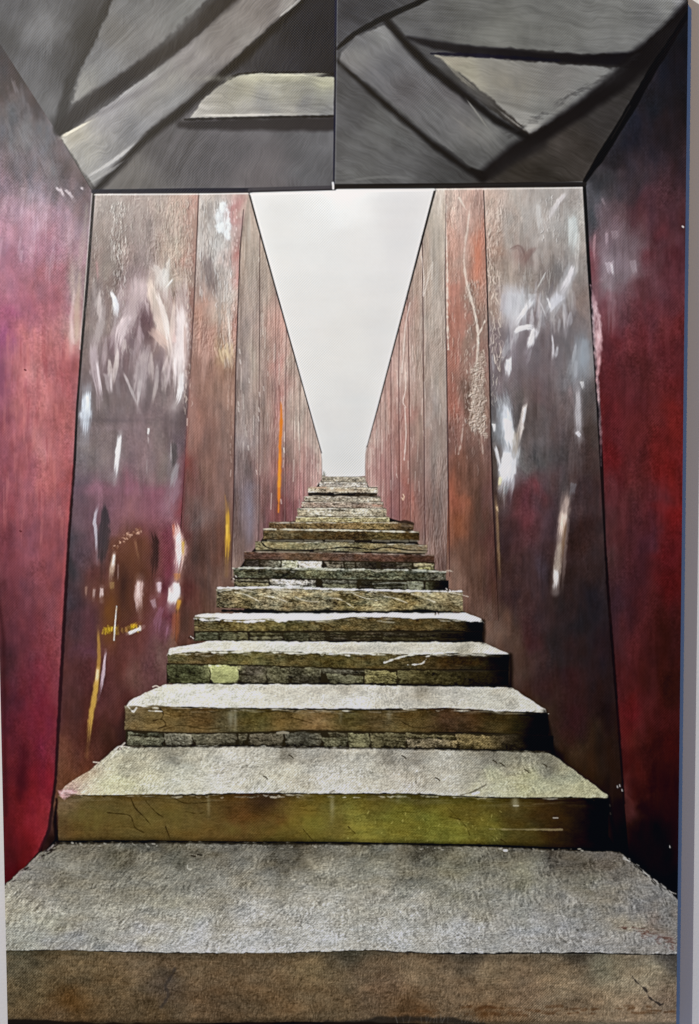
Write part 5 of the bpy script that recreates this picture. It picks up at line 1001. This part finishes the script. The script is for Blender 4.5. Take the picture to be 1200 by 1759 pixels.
slab([(98, 1366), (200, 1366), (260, 1364), (330, 1367), (460, 1363), (580, 1364), (700, 1363), (800, 1369), (880, 1371), (980, 1370), (1046, 1371)], [(98, 1444), (200, 1443), (330, 1445), (460, 1446), (600, 1446), (740, 1449), (880, 1452), (1046, 1458)],
     [(106, 1380, (112, 88, 62)), (110, 1420, (84, 62, 36)), (150, 1385, (92, 76, 42)), (160, 1425, (88, 68, 34)), (220, 1390, (94, 76, 40)), (230, 1430, (88, 72, 36)), (300, 1400, (92, 74, 36)), (340, 1385, (98, 76, 40)), (380, 1420, (88, 66, 34)), (420, 1400, (90, 58, 30)), (455, 1380, (62, 44, 28)), (480, 1410, (98, 64, 32)), (480, 1435, (84, 74, 32)),
      (530, 1390, (110, 88, 34)), (540, 1420, (112, 104, 40)), (572, 1385, (100, 90, 40)), (575, 1415, (100, 86, 40)), (620, 1395, (126, 118, 46)), (630, 1425, (130, 120, 44)), (650, 1376, (84, 72, 32)), (680, 1400, (116, 112, 40)), (720, 1375, (78, 70, 34)), (740, 1415, (120, 118, 42)), (780, 1430, (118, 114, 40)), (800, 1390, (88, 78, 32)), (840, 1420, (100, 94, 36)),
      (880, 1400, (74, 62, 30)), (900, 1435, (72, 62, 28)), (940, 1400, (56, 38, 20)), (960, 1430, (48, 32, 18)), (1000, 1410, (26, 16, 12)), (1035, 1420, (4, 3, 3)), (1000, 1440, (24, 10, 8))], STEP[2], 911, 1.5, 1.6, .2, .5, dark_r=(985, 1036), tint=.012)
for g_ in [(160, 1405, 50, 26, (96, 86, 40), .4), (290, 1405, 90, 24, (98, 86, 38), .4), (400, 1425, 70, 14, (92, 80, 36), .4), (520, 1410, 60, 26, (116, 104, 38), .35)]: glaze(*g_, tex=.6)
for pts, w_ in [([(184, 1396), (220, 1400), (228, 1412), (232, 1422), (246, 1430)], 1.8), ([(224, 1370), (232, 1388), (246, 1402), (258, 1416)], 1.5), ([(250, 1376), (266, 1394), (280, 1404)], 1.2), ([(284, 1420), (292, 1442)], 1.4), ([(520, 1424), (532, 1438), (540, 1446)], 1.6), ([(598, 1420), (610, 1432)], 1.2), ([(318, 1394), (340, 1398), (350, 1394)], 1.1), ([(766, 1384), (800, 1420), (806, 1434)], 1), ([(770, 1402), (790, 1408)], 1.2), ([(860, 1442), (872, 1450)], 1.4), ([(300, 1372), (320, 1380), (360, 1378)], 1)]:
    cracks(pts, w_, (44, 34, 12), .75)
for i in range(110):
    x = rs.uniform(590, 860); y = rs.uniform(1392, 1444)
    line([(x, y), (x + rs.uniform(-3, 3), y + rs.uniform(1, 5))], rs.uniform(.8, 1.8), (70, 60, 20) if rs.rand() < .6 else (168, 158, 74), rs.uniform(.2, .5), .8)
glaze(570, 1384, 4, 22, (150, 142, 110), .4); glaze(358, 1380, 3, 20, (140, 130, 92), .4); glaze(885, 1378, 7, 12, (150, 146, 118), .45); glaze(455, 1376, 26, 10, (48, 34, 30), .5); glaze(683, 1368, 4, 10, (150, 146, 118), .3)
line([(840, 1424), (900, 1425), (965, 1425)], [1, 2, 3.4], (142, 128, 88), .55, 1.2, .8); line([(882, 1384), (890, 1384)], 2, (190, 186, 168), .6, 1); line([(950, 1405), (958, 1405)], 1.4, (180, 176, 166), .7, .8)
s, xx, yy, m_, d = poly([(100, 1358), (124, 1354), (132, 1361), (116, 1368), (110, 1376), (101, 1366)], 1.5, 1.5, 3, 6); comp(s, rgb((186, 142, 148)) * (1 + .3 * noise(xx, yy, 4, 3, 5, 2))[..., None], m_ * .7)
line([(806, 1362), (820, 1356), (834, 1348)], [3, 2, 1], (84, 78, 66), .8, 1, .8); line([(812, 1364), (822, 1361)], 4, (232, 230, 220), .8, 1)
cracks([(790, 1366), (812, 1360), (830, 1350)], 1.4, (90, 84, 70), .7); cracks([(470, 1364), (484, 1359), (492, 1365)], 1.4, (96, 90, 76), .7); cracks([(566, 1362), (573, 1358), (580, 1363)], 1.4, (96, 90, 80), .7)
for x, y in [(500, 1299), (694, 1300), (850, 1308), (863, 1313), (456, 1335), (936, 1314), (905, 1324), (752, 1338)]: line([(x - 4, y - 2), (x, y), (x + 3, y + 3)], 2.2, (50, 44, 34), .8, .8)
# step 1
tread([(98, 1448), (300, 1446), (600, 1449), (800, 1453), (1000, 1461), (1064, 1464), (1090, 1486), (1130, 1516), (1230, 1598), (1230, 1641), (1000, 1636), (760, 1637), (640, 1632), (500, 1636), (380, 1637), (250, 1635), (100, 1632), (-40, 1633), (-40, 1545), (10, 1520), (40, 1492), (70, 1464)],
      [(130, 1460, (92, 88, 78)), (60, 1500, (118, 114, 106)), (110, 1485, (108, 104, 92)), (20, 1560, (162, 158, 140)), (60, 1545, (148, 142, 132)), (120, 1520, (138, 134, 120)), (80, 1580, (156, 156, 140)), (40, 1615, (146, 148, 140)), (120, 1620, (132, 134, 140)), (200, 1470, (88, 86, 74)), (220, 1510, (128, 124, 110)), (200, 1560, (150, 148, 136)), (180, 1600, (152, 152, 146)),
       (230, 1625, (154, 156, 164)), (300, 1470, (84, 82, 70)), (320, 1510, (126, 122, 108)), (290, 1550, (150, 146, 126)), (300, 1590, (158, 158, 152)), (330, 1622, (170, 172, 180)), (400, 1465, (86, 82, 72)), (420, 1500, (130, 126, 114)), (420, 1550, (160, 156, 146)), (430, 1590, (172, 172, 172)), (450, 1622, (186, 188, 192)), (520, 1470, (96, 92, 80)), (540, 1510, (146, 142, 126)),
       (560, 1560, (168, 166, 158)), (560, 1610, (186, 188, 190)), (640, 1465, (90, 88, 76)), (650, 1500, (134, 132, 116)), (680, 1550, (156, 154, 146)), (680, 1600, (176, 178, 180)), (760, 1470, (88, 86, 72)), (780, 1500, (126, 124, 104)), (800, 1550, (142, 140, 130)), (790, 1600, (158, 160, 164)), (880, 1475, (84, 80, 68)), (890, 1510, (122, 120, 100)), (900, 1550, (138, 138, 132)), (900, 1600, (148, 150, 156)),
       (980, 1480, (78, 72, 64)), (1000, 1510, (108, 104, 88)), (1010, 1560, (126, 126, 126)), (1000, 1610, (138, 140, 148)), (1050, 1475, (84, 76, 70)), (1070, 1500, (98, 92, 84)), (1060, 1545, (122, 116, 104)), (1090, 1530, (110, 112, 116)), (1110, 1560, (106, 106, 110)), (1140, 1560, (104, 106, 110)), (1080, 1590, (136, 128, 112)), (1130, 1600, (106, 88, 78)), (1100, 1620, (130, 132, 138)), (1140, 1628, (118, 120, 126)),
       (500, 1452, (52, 48, 40)), (250, 1452, (56, 52, 44)), (750, 1456, (50, 46, 38)), (950, 1463, (48, 42, 36))], TR[1], 920, None, g=(4.6, 3.6), gr=.22, jit=1.4, bright=.96)
slab([(-60, 1633), (100, 1633), (250, 1636), (380, 1638), (500, 1637), (560, 1634), (640, 1631), (700, 1636), (760, 1639), (1000, 1638), (1240, 1643)], [(-60, 1758), (300, 1759), (500, 1756), (1240, 1764)],
     [(40, 1660, (88, 82, 64)), (60, 1700, (94, 82, 58)), (100, 1740, (92, 74, 52)), (120, 1720, (84, 60, 32)), (150, 1660, (104, 90, 66)), (200, 1690, (98, 82, 58)), (250, 1660, (112, 96, 74)), (260, 1730, (82, 68, 48)), (285, 1690, (74, 64, 54)), (340, 1660, (104, 88, 66)), (360, 1710, (90, 72, 52)), (420, 1690, (98, 80, 58)), (450, 1650, (104, 88, 66)), (480, 1720, (92, 74, 52)), (540, 1670, (114, 98, 70)), (560, 1720, (96, 80, 58)),
      (620, 1660, (100, 86, 68)), (660, 1700, (100, 82, 64)), (700, 1740, (88, 66, 44)), (720, 1670, (112, 96, 74)), (780, 1700, (116, 98, 76)), (840, 1670, (124, 108, 84)), (850, 1740, (104, 82, 58)), (900, 1700, (122, 102, 80)), (960, 1680, (128, 112, 88)), (1000, 1720, (120, 102, 80)), (1040, 1665, (122, 118, 98)), (1080, 1680, (148, 136, 112)), (1120, 1665, (144, 136, 114)), (1100, 1730, (132, 114, 92)), (1150, 1720, (120, 104, 88)), (600, 1640, (76, 72, 60)), (1000, 1645, (72, 68, 60)), (800, 1645, (84, 76, 64)), (1150, 1645, (70, 68, 66))],
     STEP[1], 921, 1.5, 1.2, .0, .45, tint=.008)
s, xx, yy = box(-26, 1641, 1216, 1756); C[s] *= np.array([1.03, 1.0, .98], np.float32)
s, xx, yy = box(-26, 1636, 1216, 1756)    # gritty vertical fibres of the brown front
g = grain(xx, yy, 4, 7, 955, 4) * .10 + noise(xx, yy, 2.4, 4, 956, 2, .7) * .09 + noise(xx, yy, 16, 12, 957, 4, .7) * .11
C[s] *= (1 + g[..., None]); HG[s] += g * .6
for pts, w_ in [([(300, 1664), (292, 1680), (284, 1692), (288, 1712), (276, 1730)], 4), ([(1085, 1676), (1096, 1690), (1108, 1700), (1116, 1714), (1134, 1726)], 2.2), ([(1134, 1726), (1146, 1722)], 1.6), ([(640, 1632), (700, 1638)], 1.5)]:
    line(spline(pts), w_, (48, 44, 44), .6 if w_ > 3 else .85, 2.2 if w_ > 3 else 1, 1.6)
for i in range(40):
    x = rs.uniform(700, 1150); y = 1737 + rs.uniform(-7, 8) + (x - 800) * -.01
    line([(x, y), (x + rs.uniform(6, 26), y + rs.uniform(-2, 2))], rs.uniform(1.5, 5), (74, 46, 26), rs.uniform(.2, .55), 1.6, 1.4, seed=i)
glaze(120, 1722, 24, 8, (78, 54, 28), .35); glaze(832, 1742, 16, 7, (70, 44, 22), .6); glaze(60, 1656, 8, 6, (50, 46, 36), .6)
line([(560, 1759), (640, 1755), (700, 1750), (770, 1753), (830, 1759)], [6, 11, 13, 10, 5], (34, 32, 31), .75, 3, 3)
line([(-30, 1756), (100, 1757), (160, 1761), (350, 1762), (600, 1764), (900, 1766), (1230, 1768)], [7, 6, 8, 6, 16, 6, 6], (24, 20, 20), .9, 2, 2)
for i in range(24):
    x = rs.uniform(680, 830); line([(x, 1757), (x + rs.uniform(-5, 5), 1757 - rs.uniform(6, 16))], 1, (90, 86, 80), .35, .7)
s, xx, yy = box(X0, 1762, X1, Y1); t, e = stone_tex(xx, yy, 971, 1.4)
comp(s, rgb((84, 70, 54)) * (1 + t * 1.3)[..., None], ss(1762, 1768, yy)); ID[s] = STEP[1]
rs = np.random.RandomState(51)
for (xa, ya, xb, yb, n_) in [(335, 1064, 820, 1065, 46), (292, 1122, 868, 1124, 60), (220, 1216, 925, 1221, 60), (110, 1365, 1030, 1369, 60), (372, 1012, 792, 1017, 40), (404, 977, 764, 981, 30)]:
    for i in range(n_):
        t = rs.rand(); x = xa + (xb - xa) * t; y = ya + (yb - ya) * t + rs.uniform(-1.5, 3.5); l_ = rs.uniform(4, 26)
        if rs.rand() < .55: line(spline([(x, y), (x + l_ * .5, y + rs.uniform(-1, 2)), (x + l_, y + rs.uniform(-1, 1.5))], 3), [.6, rs.uniform(1, 2.4), .6], (206, 203, 186), rs.uniform(.15, .55), .8, .8, seed=i)
        else: line(spline([(x, y + 2), (x + l_ * .5, y + rs.uniform(1, 4)), (x + l_, y + 1)], 3), [.6, rs.uniform(1, 2.6), .6], (44, 38, 24), rs.uniform(.3, .7), .8, .5, seed=i)
# joints, grit and litter where steps meet
for pts, wd in [([(100, 1448), (300, 1447), (480, 1449), (700, 1450), (840, 1453), (1000, 1461)], 4), ([(214, 1283), (400, 1282), (600, 1285), (800, 1288), (940, 1292)], 2.4)]:
    line(pts, wd, (20, 17, 13), .75, 2, 1.2)
for i in range(70):
    x = rs.uniform(120, 1000); y = 1449 + (x - 100) * .012 + rs.uniform(-2, 4)
    line([(x, y), (x + rs.uniform(-3, 5), y + rs.uniform(-1, 1))], rs.uniform(1, 2.4), (150, 146, 132), rs.uniform(.3, .8), .8)
for x, y in [(332, 1470), (343, 1468)]: line([(x - 4, y), (x + 3, y + 1)], 2.6, (34, 30, 24), .85, .9)
line(spline([(322, 1486), (322, 1492), (328, 1493)]), 1.5, (190, 186, 172), .8, .7); line([(866, 1461), (870, 1461)], 4, (226, 220, 206), .8, .8)
for i in range(46):   # debris along the right and left walls of the lowest tread
    t = rs.rand(); x = 1068 + 85 * t; y = 1470 + 66 * t + rs.uniform(-5, 4)
    line([(x, y), (x + rs.uniform(3, 12), y + rs.uniform(2, 9))], rs.uniform(.8, 2), (146, 144, 140) if rs.rand() < .5 else (10, 9, 9), rs.uniform(.4, .85), .8)
for i in range(34):
    t = rs.rand(); x = 14 + 84 * t; y = 1518 - 70 * t + rs.uniform(-4, 5)
    line([(x, y), (x + rs.uniform(2, 8), y - rs.uniform(1, 6))], rs.uniform(1, 3), (128, 118, 116) if rs.rand() < .5 else (18, 12, 14), rs.uniform(.4, .8), .8)
for i in range(50):
    x = rs.uniform(1060, 1154); y = 1588 + (x - 1060) * .35 + rs.uniform(-9, 9)
    line([(x, y), (x + rs.uniform(2, 9), y + rs.uniform(-2, 4))], rs.uniform(1, 2.6), (84, 52, 46), rs.uniform(.3, .7), .9)
line([(97, 1372), (94, 1410), (97, 1444)], [3, 6, 6], (12, 8, 10), .85, 2, 1)
for pts in [[(192, 1300), (204, 1286), (214, 1276)], [(196, 1288), (206, 1282), (222, 1284)], [(190, 1302), (200, 1291)], [(160, 1309), (170, 1310)], [(262, 1180), (268, 1178), (274, 1181)]]:
    line(spline(pts), 1.8, (216, 208, 190), .8, .8)
for x, y in [(404, 988), (327, 1092), (330, 1094), (400, 992), (750, 1052), (766, 1010), (772, 1012), (205, 1284)]:
    line([(x - 3, y + 4), (x, y), (x + 3, y + 3)], 2.2, (50, 28, 26), .8, .8); line([(x, y + 1), (x + 2, y + 3)], 1.3, (220, 206, 196), .8, .6)
glaze(150, 1330, 30, 10, (120, 74, 50), .3, -.5)
for pts in [[(935, 1222), (942, 1250), (950, 1292)], [(876, 1126), (877, 1150), (876, 1178)], [(829, 1068), (830, 1086), (829, 1102)], [(1045, 1372), (1050, 1410), (1062, 1462)]]:
    line(pts, 7, (3, 2, 2), .75, 4)
ID[ID == 0] = P_SKY
C = np.clip(C, 0, 1)

def blur(a, r):
    r = int(r); k = np.exp(-0.5 * (np.arange(-3 * r, 3 * r + 1) / r) ** 2); k /= k.sum(); n = len(k) // 2
    for ax in (0, 1):
        p_ = np.pad(a, [(n, n) if i == ax else (0, 0) for i in range(a.ndim)], mode='edge')
        a = sum(w_ * (p_[i:i + a.shape[0]] if ax == 0 else p_[:, i:i + a.shape[1]]) for i, w_ in enumerate(k))
    return a.astype(np.float32)
# the printed picture has a crisp, hard-processed look
lum = C.mean(-1)
cm = blur(np.isin(ID, [P_C1, P_C2, P_B1, P_B2, P_B3, P_B4]).astype(np.float32), 1)[..., None]
C = C * (1 - cm) + np.clip(.31 + (C - .31) * 1.18, 0.02, 1) * cm      # the ceiling is the most contrasty passage
ex = 1 - .105 * ss(.12, .34, lum)
C = np.maximum(C, 1e-4) ** ex[..., None]
lum = C.mean(-1)
C = C + (.55 * (lum - blur(lum, 2)) + .14 * (lum - blur(lum, 14)))[..., None]
C = np.clip(C, 0, 1)

# ------------------------------------------------------------------ building
if bpy:
    def srgb2lin(c): return np.where(c <= 0.04045, c / 12.92, ((c + 0.055) / 1.055) ** 2.4)

    def material(name):
        m = bpy.data.materials.new(name); m.use_nodes = True
        return m, m.node_tree, m.node_tree.nodes['Principled BSDF']

    # canvas pigment: vertex pigment + woven relief, slight satin varnish
    mc, nt, bs = material('painted_canvas')
    at = nt.nodes.new('ShaderNodeAttribute'); at.attribute_name = 'pigment'
    tc = nt.nodes.new('ShaderNodeTexCoord'); sp = nt.nodes.new('ShaderNodeSeparateXYZ')
    nt.links.new(tc.outputs['Object'], sp.inputs[0])
    def mth(op, a, b=None, v=None):
        n = nt.nodes.new('ShaderNodeMath'); n.operation = op
        nt.links.new(a, n.inputs[0])
        if b is not None: nt.links.new(b, n.inputs[1])
        if v is not None: n.inputs[1].default_value = v
        return n.outputs[0]
    per = 2 * math.pi / 0.0031
    sx = mth('SINE', mth('MULTIPLY', mth('ADD', sp.outputs['X'], mth('MULTIPLY', sp.outputs['Z'], v=0.03)), v=per))
    sz = mth('SINE', mth('MULTIPLY', sp.outputs['Z'], v=per))
    wv = mth('MULTIPLY', sx, sz)
    nz = nt.nodes.new('ShaderNodeTexNoise'); nz.inputs['Scale'].default_value = 7; nt.links.new(tc.outputs['Object'], nz.inputs['Vector'])
    wv2 = mth('MULTIPLY', wv, mth('POWER', mth('MULTIPLY', nz.outputs['Fac'], v=1.9), v=3.0))
    bp = nt.nodes.new('ShaderNodeBump'); bp.inputs['Strength'].default_value = 1.0; bp.inputs['Distance'].default_value = 0.00008
    nt.links.new(wv2, bp.inputs['Height']); nt.links.new(bp.outputs[0], bs.inputs['Normal'])
    nt.links.new(at.outputs['Color'], bs.inputs['Base Color'])
    bs.inputs['Roughness'].default_value = 0.5; bs.inputs['Specular IOR Level'].default_value = 0.14

    # plaster wall
    mw, nt, bs = material('white_plaster')
    n1 = nt.nodes.new('ShaderNodeTexNoise'); n1.inputs['Scale'].default_value = 260; n1.inputs['Detail'].default_value = 4
    tc = nt.nodes.new('ShaderNodeTexCoord'); nt.links.new(tc.outputs['Object'], n1.inputs['Vector'])
    bp = nt.nodes.new('ShaderNodeBump'); bp.inputs['Strength'].default_value = 0.35; bp.inputs['Distance'].default_value = 0.0006
    nt.links.new(n1.outputs['Fac'], bp.inputs['Height']); nt.links.new(bp.outputs[0], bs.inputs['Normal'])
    bs.inputs['Base Color'].default_value = (0.79, 0.775, 0.76, 1); bs.inputs['Roughness'].default_value = 0.9
    bs.inputs['Specular IOR Level'].default_value = 0.1
    # folded canvas sides
    ms, nt, bs = material('folded_canvas_edge')
    n1 = nt.nodes.new('ShaderNodeTexNoise'); n1.inputs['Scale'].default_value = 30
    cr = nt.nodes.new('ShaderNodeValToRGB'); cr.color_ramp.elements[0].color = (.02, .015, .02, 1); cr.color_ramp.elements[1].color = (.07, .04, .045, 1)
    nt.links.new(n1.outputs['Fac'], cr.inputs[0]); nt.links.new(cr.outputs[0], bs.inputs['Base Color']); bs.inputs['Roughness'].default_value = .8

    def boxmesh(name, x0, x1, y0, y1, z0, z1, mat, parent=None, bev=0.0):
        import bmesh
        bm = bmesh.new(); bmesh.ops.create_cube(bm, size=1)
        for v in bm.verts:
            v.co = ((x0 + x1) / 2 + v.co.x * (x1 - x0), (y0 + y1) / 2 + v.co.y * (y1 - y0), (z0 + z1) / 2 + v.co.z * (z1 - z0))
        if bev: bmesh.ops.bevel(bm, geom=bm.edges[:], offset=bev, segments=2, affect='EDGES')
        me = bpy.data.meshes.new(name); bm.to_mesh(me); bm.free(); me.materials.append(mat)
        o = bpy.data.objects.new(name, me); COL.objects.link(o)
        if parent: o.parent = parent
        return o

    # the canvas stands where its edges are seen
    xl = to_plane(4.5, 1380)[0]; xr = to_plane(1171.5, 879)[0]
    zt = to_plane(600, -52)[2]; zb = to_plane(600, 1800)[2]
    wall = boxmesh('wall', -5.0, 5.0, 0.0, 0.12, -2.0, 4.5, mw)
    wall['kind'] = 'structure'
    root = bpy.data.objects.new('canvas_painting', None); COL.objects.link(root)
    root.location = ((xl + xr) / 2, FRONT, zb)
    root['label'] = 'unframed canvas of a stone stairway between rusty red walls, hung on a white wall'
    root['category'] = 'painting'
    CX, CZ = (xl + xr) / 2, zb

    # canvas grid
    step = (xr - xl) / 1170.0
    nu = int((xr - xl) / step) + 1; nv = int((zt - zb) / step) + 1
    ux = np.linspace(xl, xr, nu); vz = np.linspace(zt, zb, nv)
    UX, VZ = np.meshgrid(ux, vz)
    px, py = project(UX, np.full(UX.shape, FRONT), VZ)
    fi = np.clip(px - X0, 0, W - 1.001); fj = np.clip(py - Y0, 0, H - 1.001)
    i0 = fi.astype(int); j0 = fj.astype(int); a = (fi - i0)[..., None]; b = (fj - j0)[..., None]
    Cl = srgb2lin(C)
    col = (Cl[j0, i0] * (1 - a) + Cl[j0, i0 + 1] * a) * (1 - b) + (Cl[j0 + 1, i0] * (1 - a) + Cl[j0 + 1, i0 + 1] * a) * b
    a = a[..., 0]; b = b[..., 0]
    hg = (HG[j0, i0] * (1 - a) + HG[j0, i0 + 1] * a) * (1 - b) + (HG[j0 + 1, i0] * (1 - a) + HG[j0 + 1, i0 + 1] * a) * b
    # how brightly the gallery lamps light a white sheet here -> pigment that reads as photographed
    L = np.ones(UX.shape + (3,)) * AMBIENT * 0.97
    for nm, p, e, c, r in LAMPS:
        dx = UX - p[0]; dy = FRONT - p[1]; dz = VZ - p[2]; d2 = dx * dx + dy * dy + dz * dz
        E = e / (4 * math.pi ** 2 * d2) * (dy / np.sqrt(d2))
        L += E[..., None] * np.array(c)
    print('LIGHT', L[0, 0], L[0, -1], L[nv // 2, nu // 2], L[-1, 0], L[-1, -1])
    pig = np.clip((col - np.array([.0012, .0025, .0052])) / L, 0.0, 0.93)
    YY = -np.clip(hg, -0.5, 2.5) * 0.00045

    fid = ID[np.clip((py[:-1, :-1] + py[1:, 1:]) / 2 - Y0 + .5, 0, H - 1).astype(int), np.clip((px[:-1, :-1] + px[1:, 1:]) / 2 - X0 + .5, 0, W - 1).astype(int)]
    def tidy(f):
        """every part one connected piece: stray specks join the part beside them"""
        runs = []; prev = []; par_ = []
        def find(a_):
            while par_[a_] != a_:
                par_[a_] = par_[par_[a_]]; a_ = par_[a_]
            return a_
        for r in range(f.shape[0]):
            row = f[r]; cut = np.flatnonzero(np.diff(row)) + 1; st = np.concatenate([[0], cut]); en = np.concatenate([cut, [len(row)]])
            cur = []; k = 0
            for a_, b_ in zip(st, en):
                i = len(runs); runs.append((r, a_, b_, int(row[a_]))); par_.append(i); cur.append(i)
                for j in prev:
                    _, c_, d_, v_ = runs[j]
                    if v_ == runs[i][3] and c_ < b_ and d_ > a_: par_[find(i)] = find(j)
            prev = cur
        size = {}
        for i, (r, a_, b_, v_) in enumerate(runs):
            g_ = find(i); size[g_] = size.get(g_, 0) + b_ - a_
        best = {}
        for i in size:
            v_ = runs[i][3]
            if v_ not in best or size[i] > size[best[v_]]: best[v_] = i
        for i, (r, a_, b_, v_) in enumerate(runs):
            if find(i) != best[v_]:
                n_ = f[r, a_ - 1] if a_ > 0 else (f[r, b_] if b_ < f.shape[1] else f[r - 1, a_])
                f[r, a_:b_] = n_
        return f
    for _ in range(3): fid = tidy(fid)
    vid = np.arange(nu * nv).reshape(nv, nu)
    quads = np.stack([vid[:-1, :-1], vid[1:, :-1], vid[1:, 1:], vid[:-1, 1:]], -1)
    coords = np.stack([UX - CX, YY, VZ - CZ], -1).reshape(-1, 3)
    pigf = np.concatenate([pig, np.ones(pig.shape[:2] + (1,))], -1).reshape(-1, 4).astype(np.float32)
    objs = {}
    for pid in sorted(PARTS):
        name, lab, par = PARTS[pid]
        q = quads[fid == pid]
        if len(q) < 20: print('SKIP', pid, name, len(q)); continue
        used, inv = np.unique(q.ravel(), return_inverse=True)
        me = bpy.data.meshes.new(name)
        me.vertices.add(len(used)); me.vertices.foreach_set('co', coords[used].astype(np.float32).ravel())
        nq = len(q)
        me.loops.add(nq * 4); me.loops.foreach_set('vertex_index', inv.astype(np.int32).ravel())
        me.polygons.add(nq); me.polygons.foreach_set('loop_start', np.arange(0, nq * 4, 4, dtype=np.int32))
        me.polygons.foreach_set('use_smooth', np.ones(nq, bool))
        me.update(calc_edges=True); me.validate()
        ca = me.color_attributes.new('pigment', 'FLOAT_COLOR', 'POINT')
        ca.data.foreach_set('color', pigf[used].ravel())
        me.materials.append(mc)
        o = bpy.data.objects.new(name, me); COL.objects.link(o)
        o.parent = objs[par] if par else root
        if lab: o['label'] = lab
        objs[pid] = o
    # stretcher: the folded canvas sides round a wooden frame, just behind the face
    x0, x1, z0, z1 = xl - CX, xr - CX, 0.0, zt - zb
    e = boxmesh('canvas_side', x0, x1, 0.0012, -FRONT - 0.002, z0, z1, ms, root, 0.0)
    print('canvas %.3f x %.3f m, grid %dx%d' % (xr - xl, zt - zb, nu, nv))
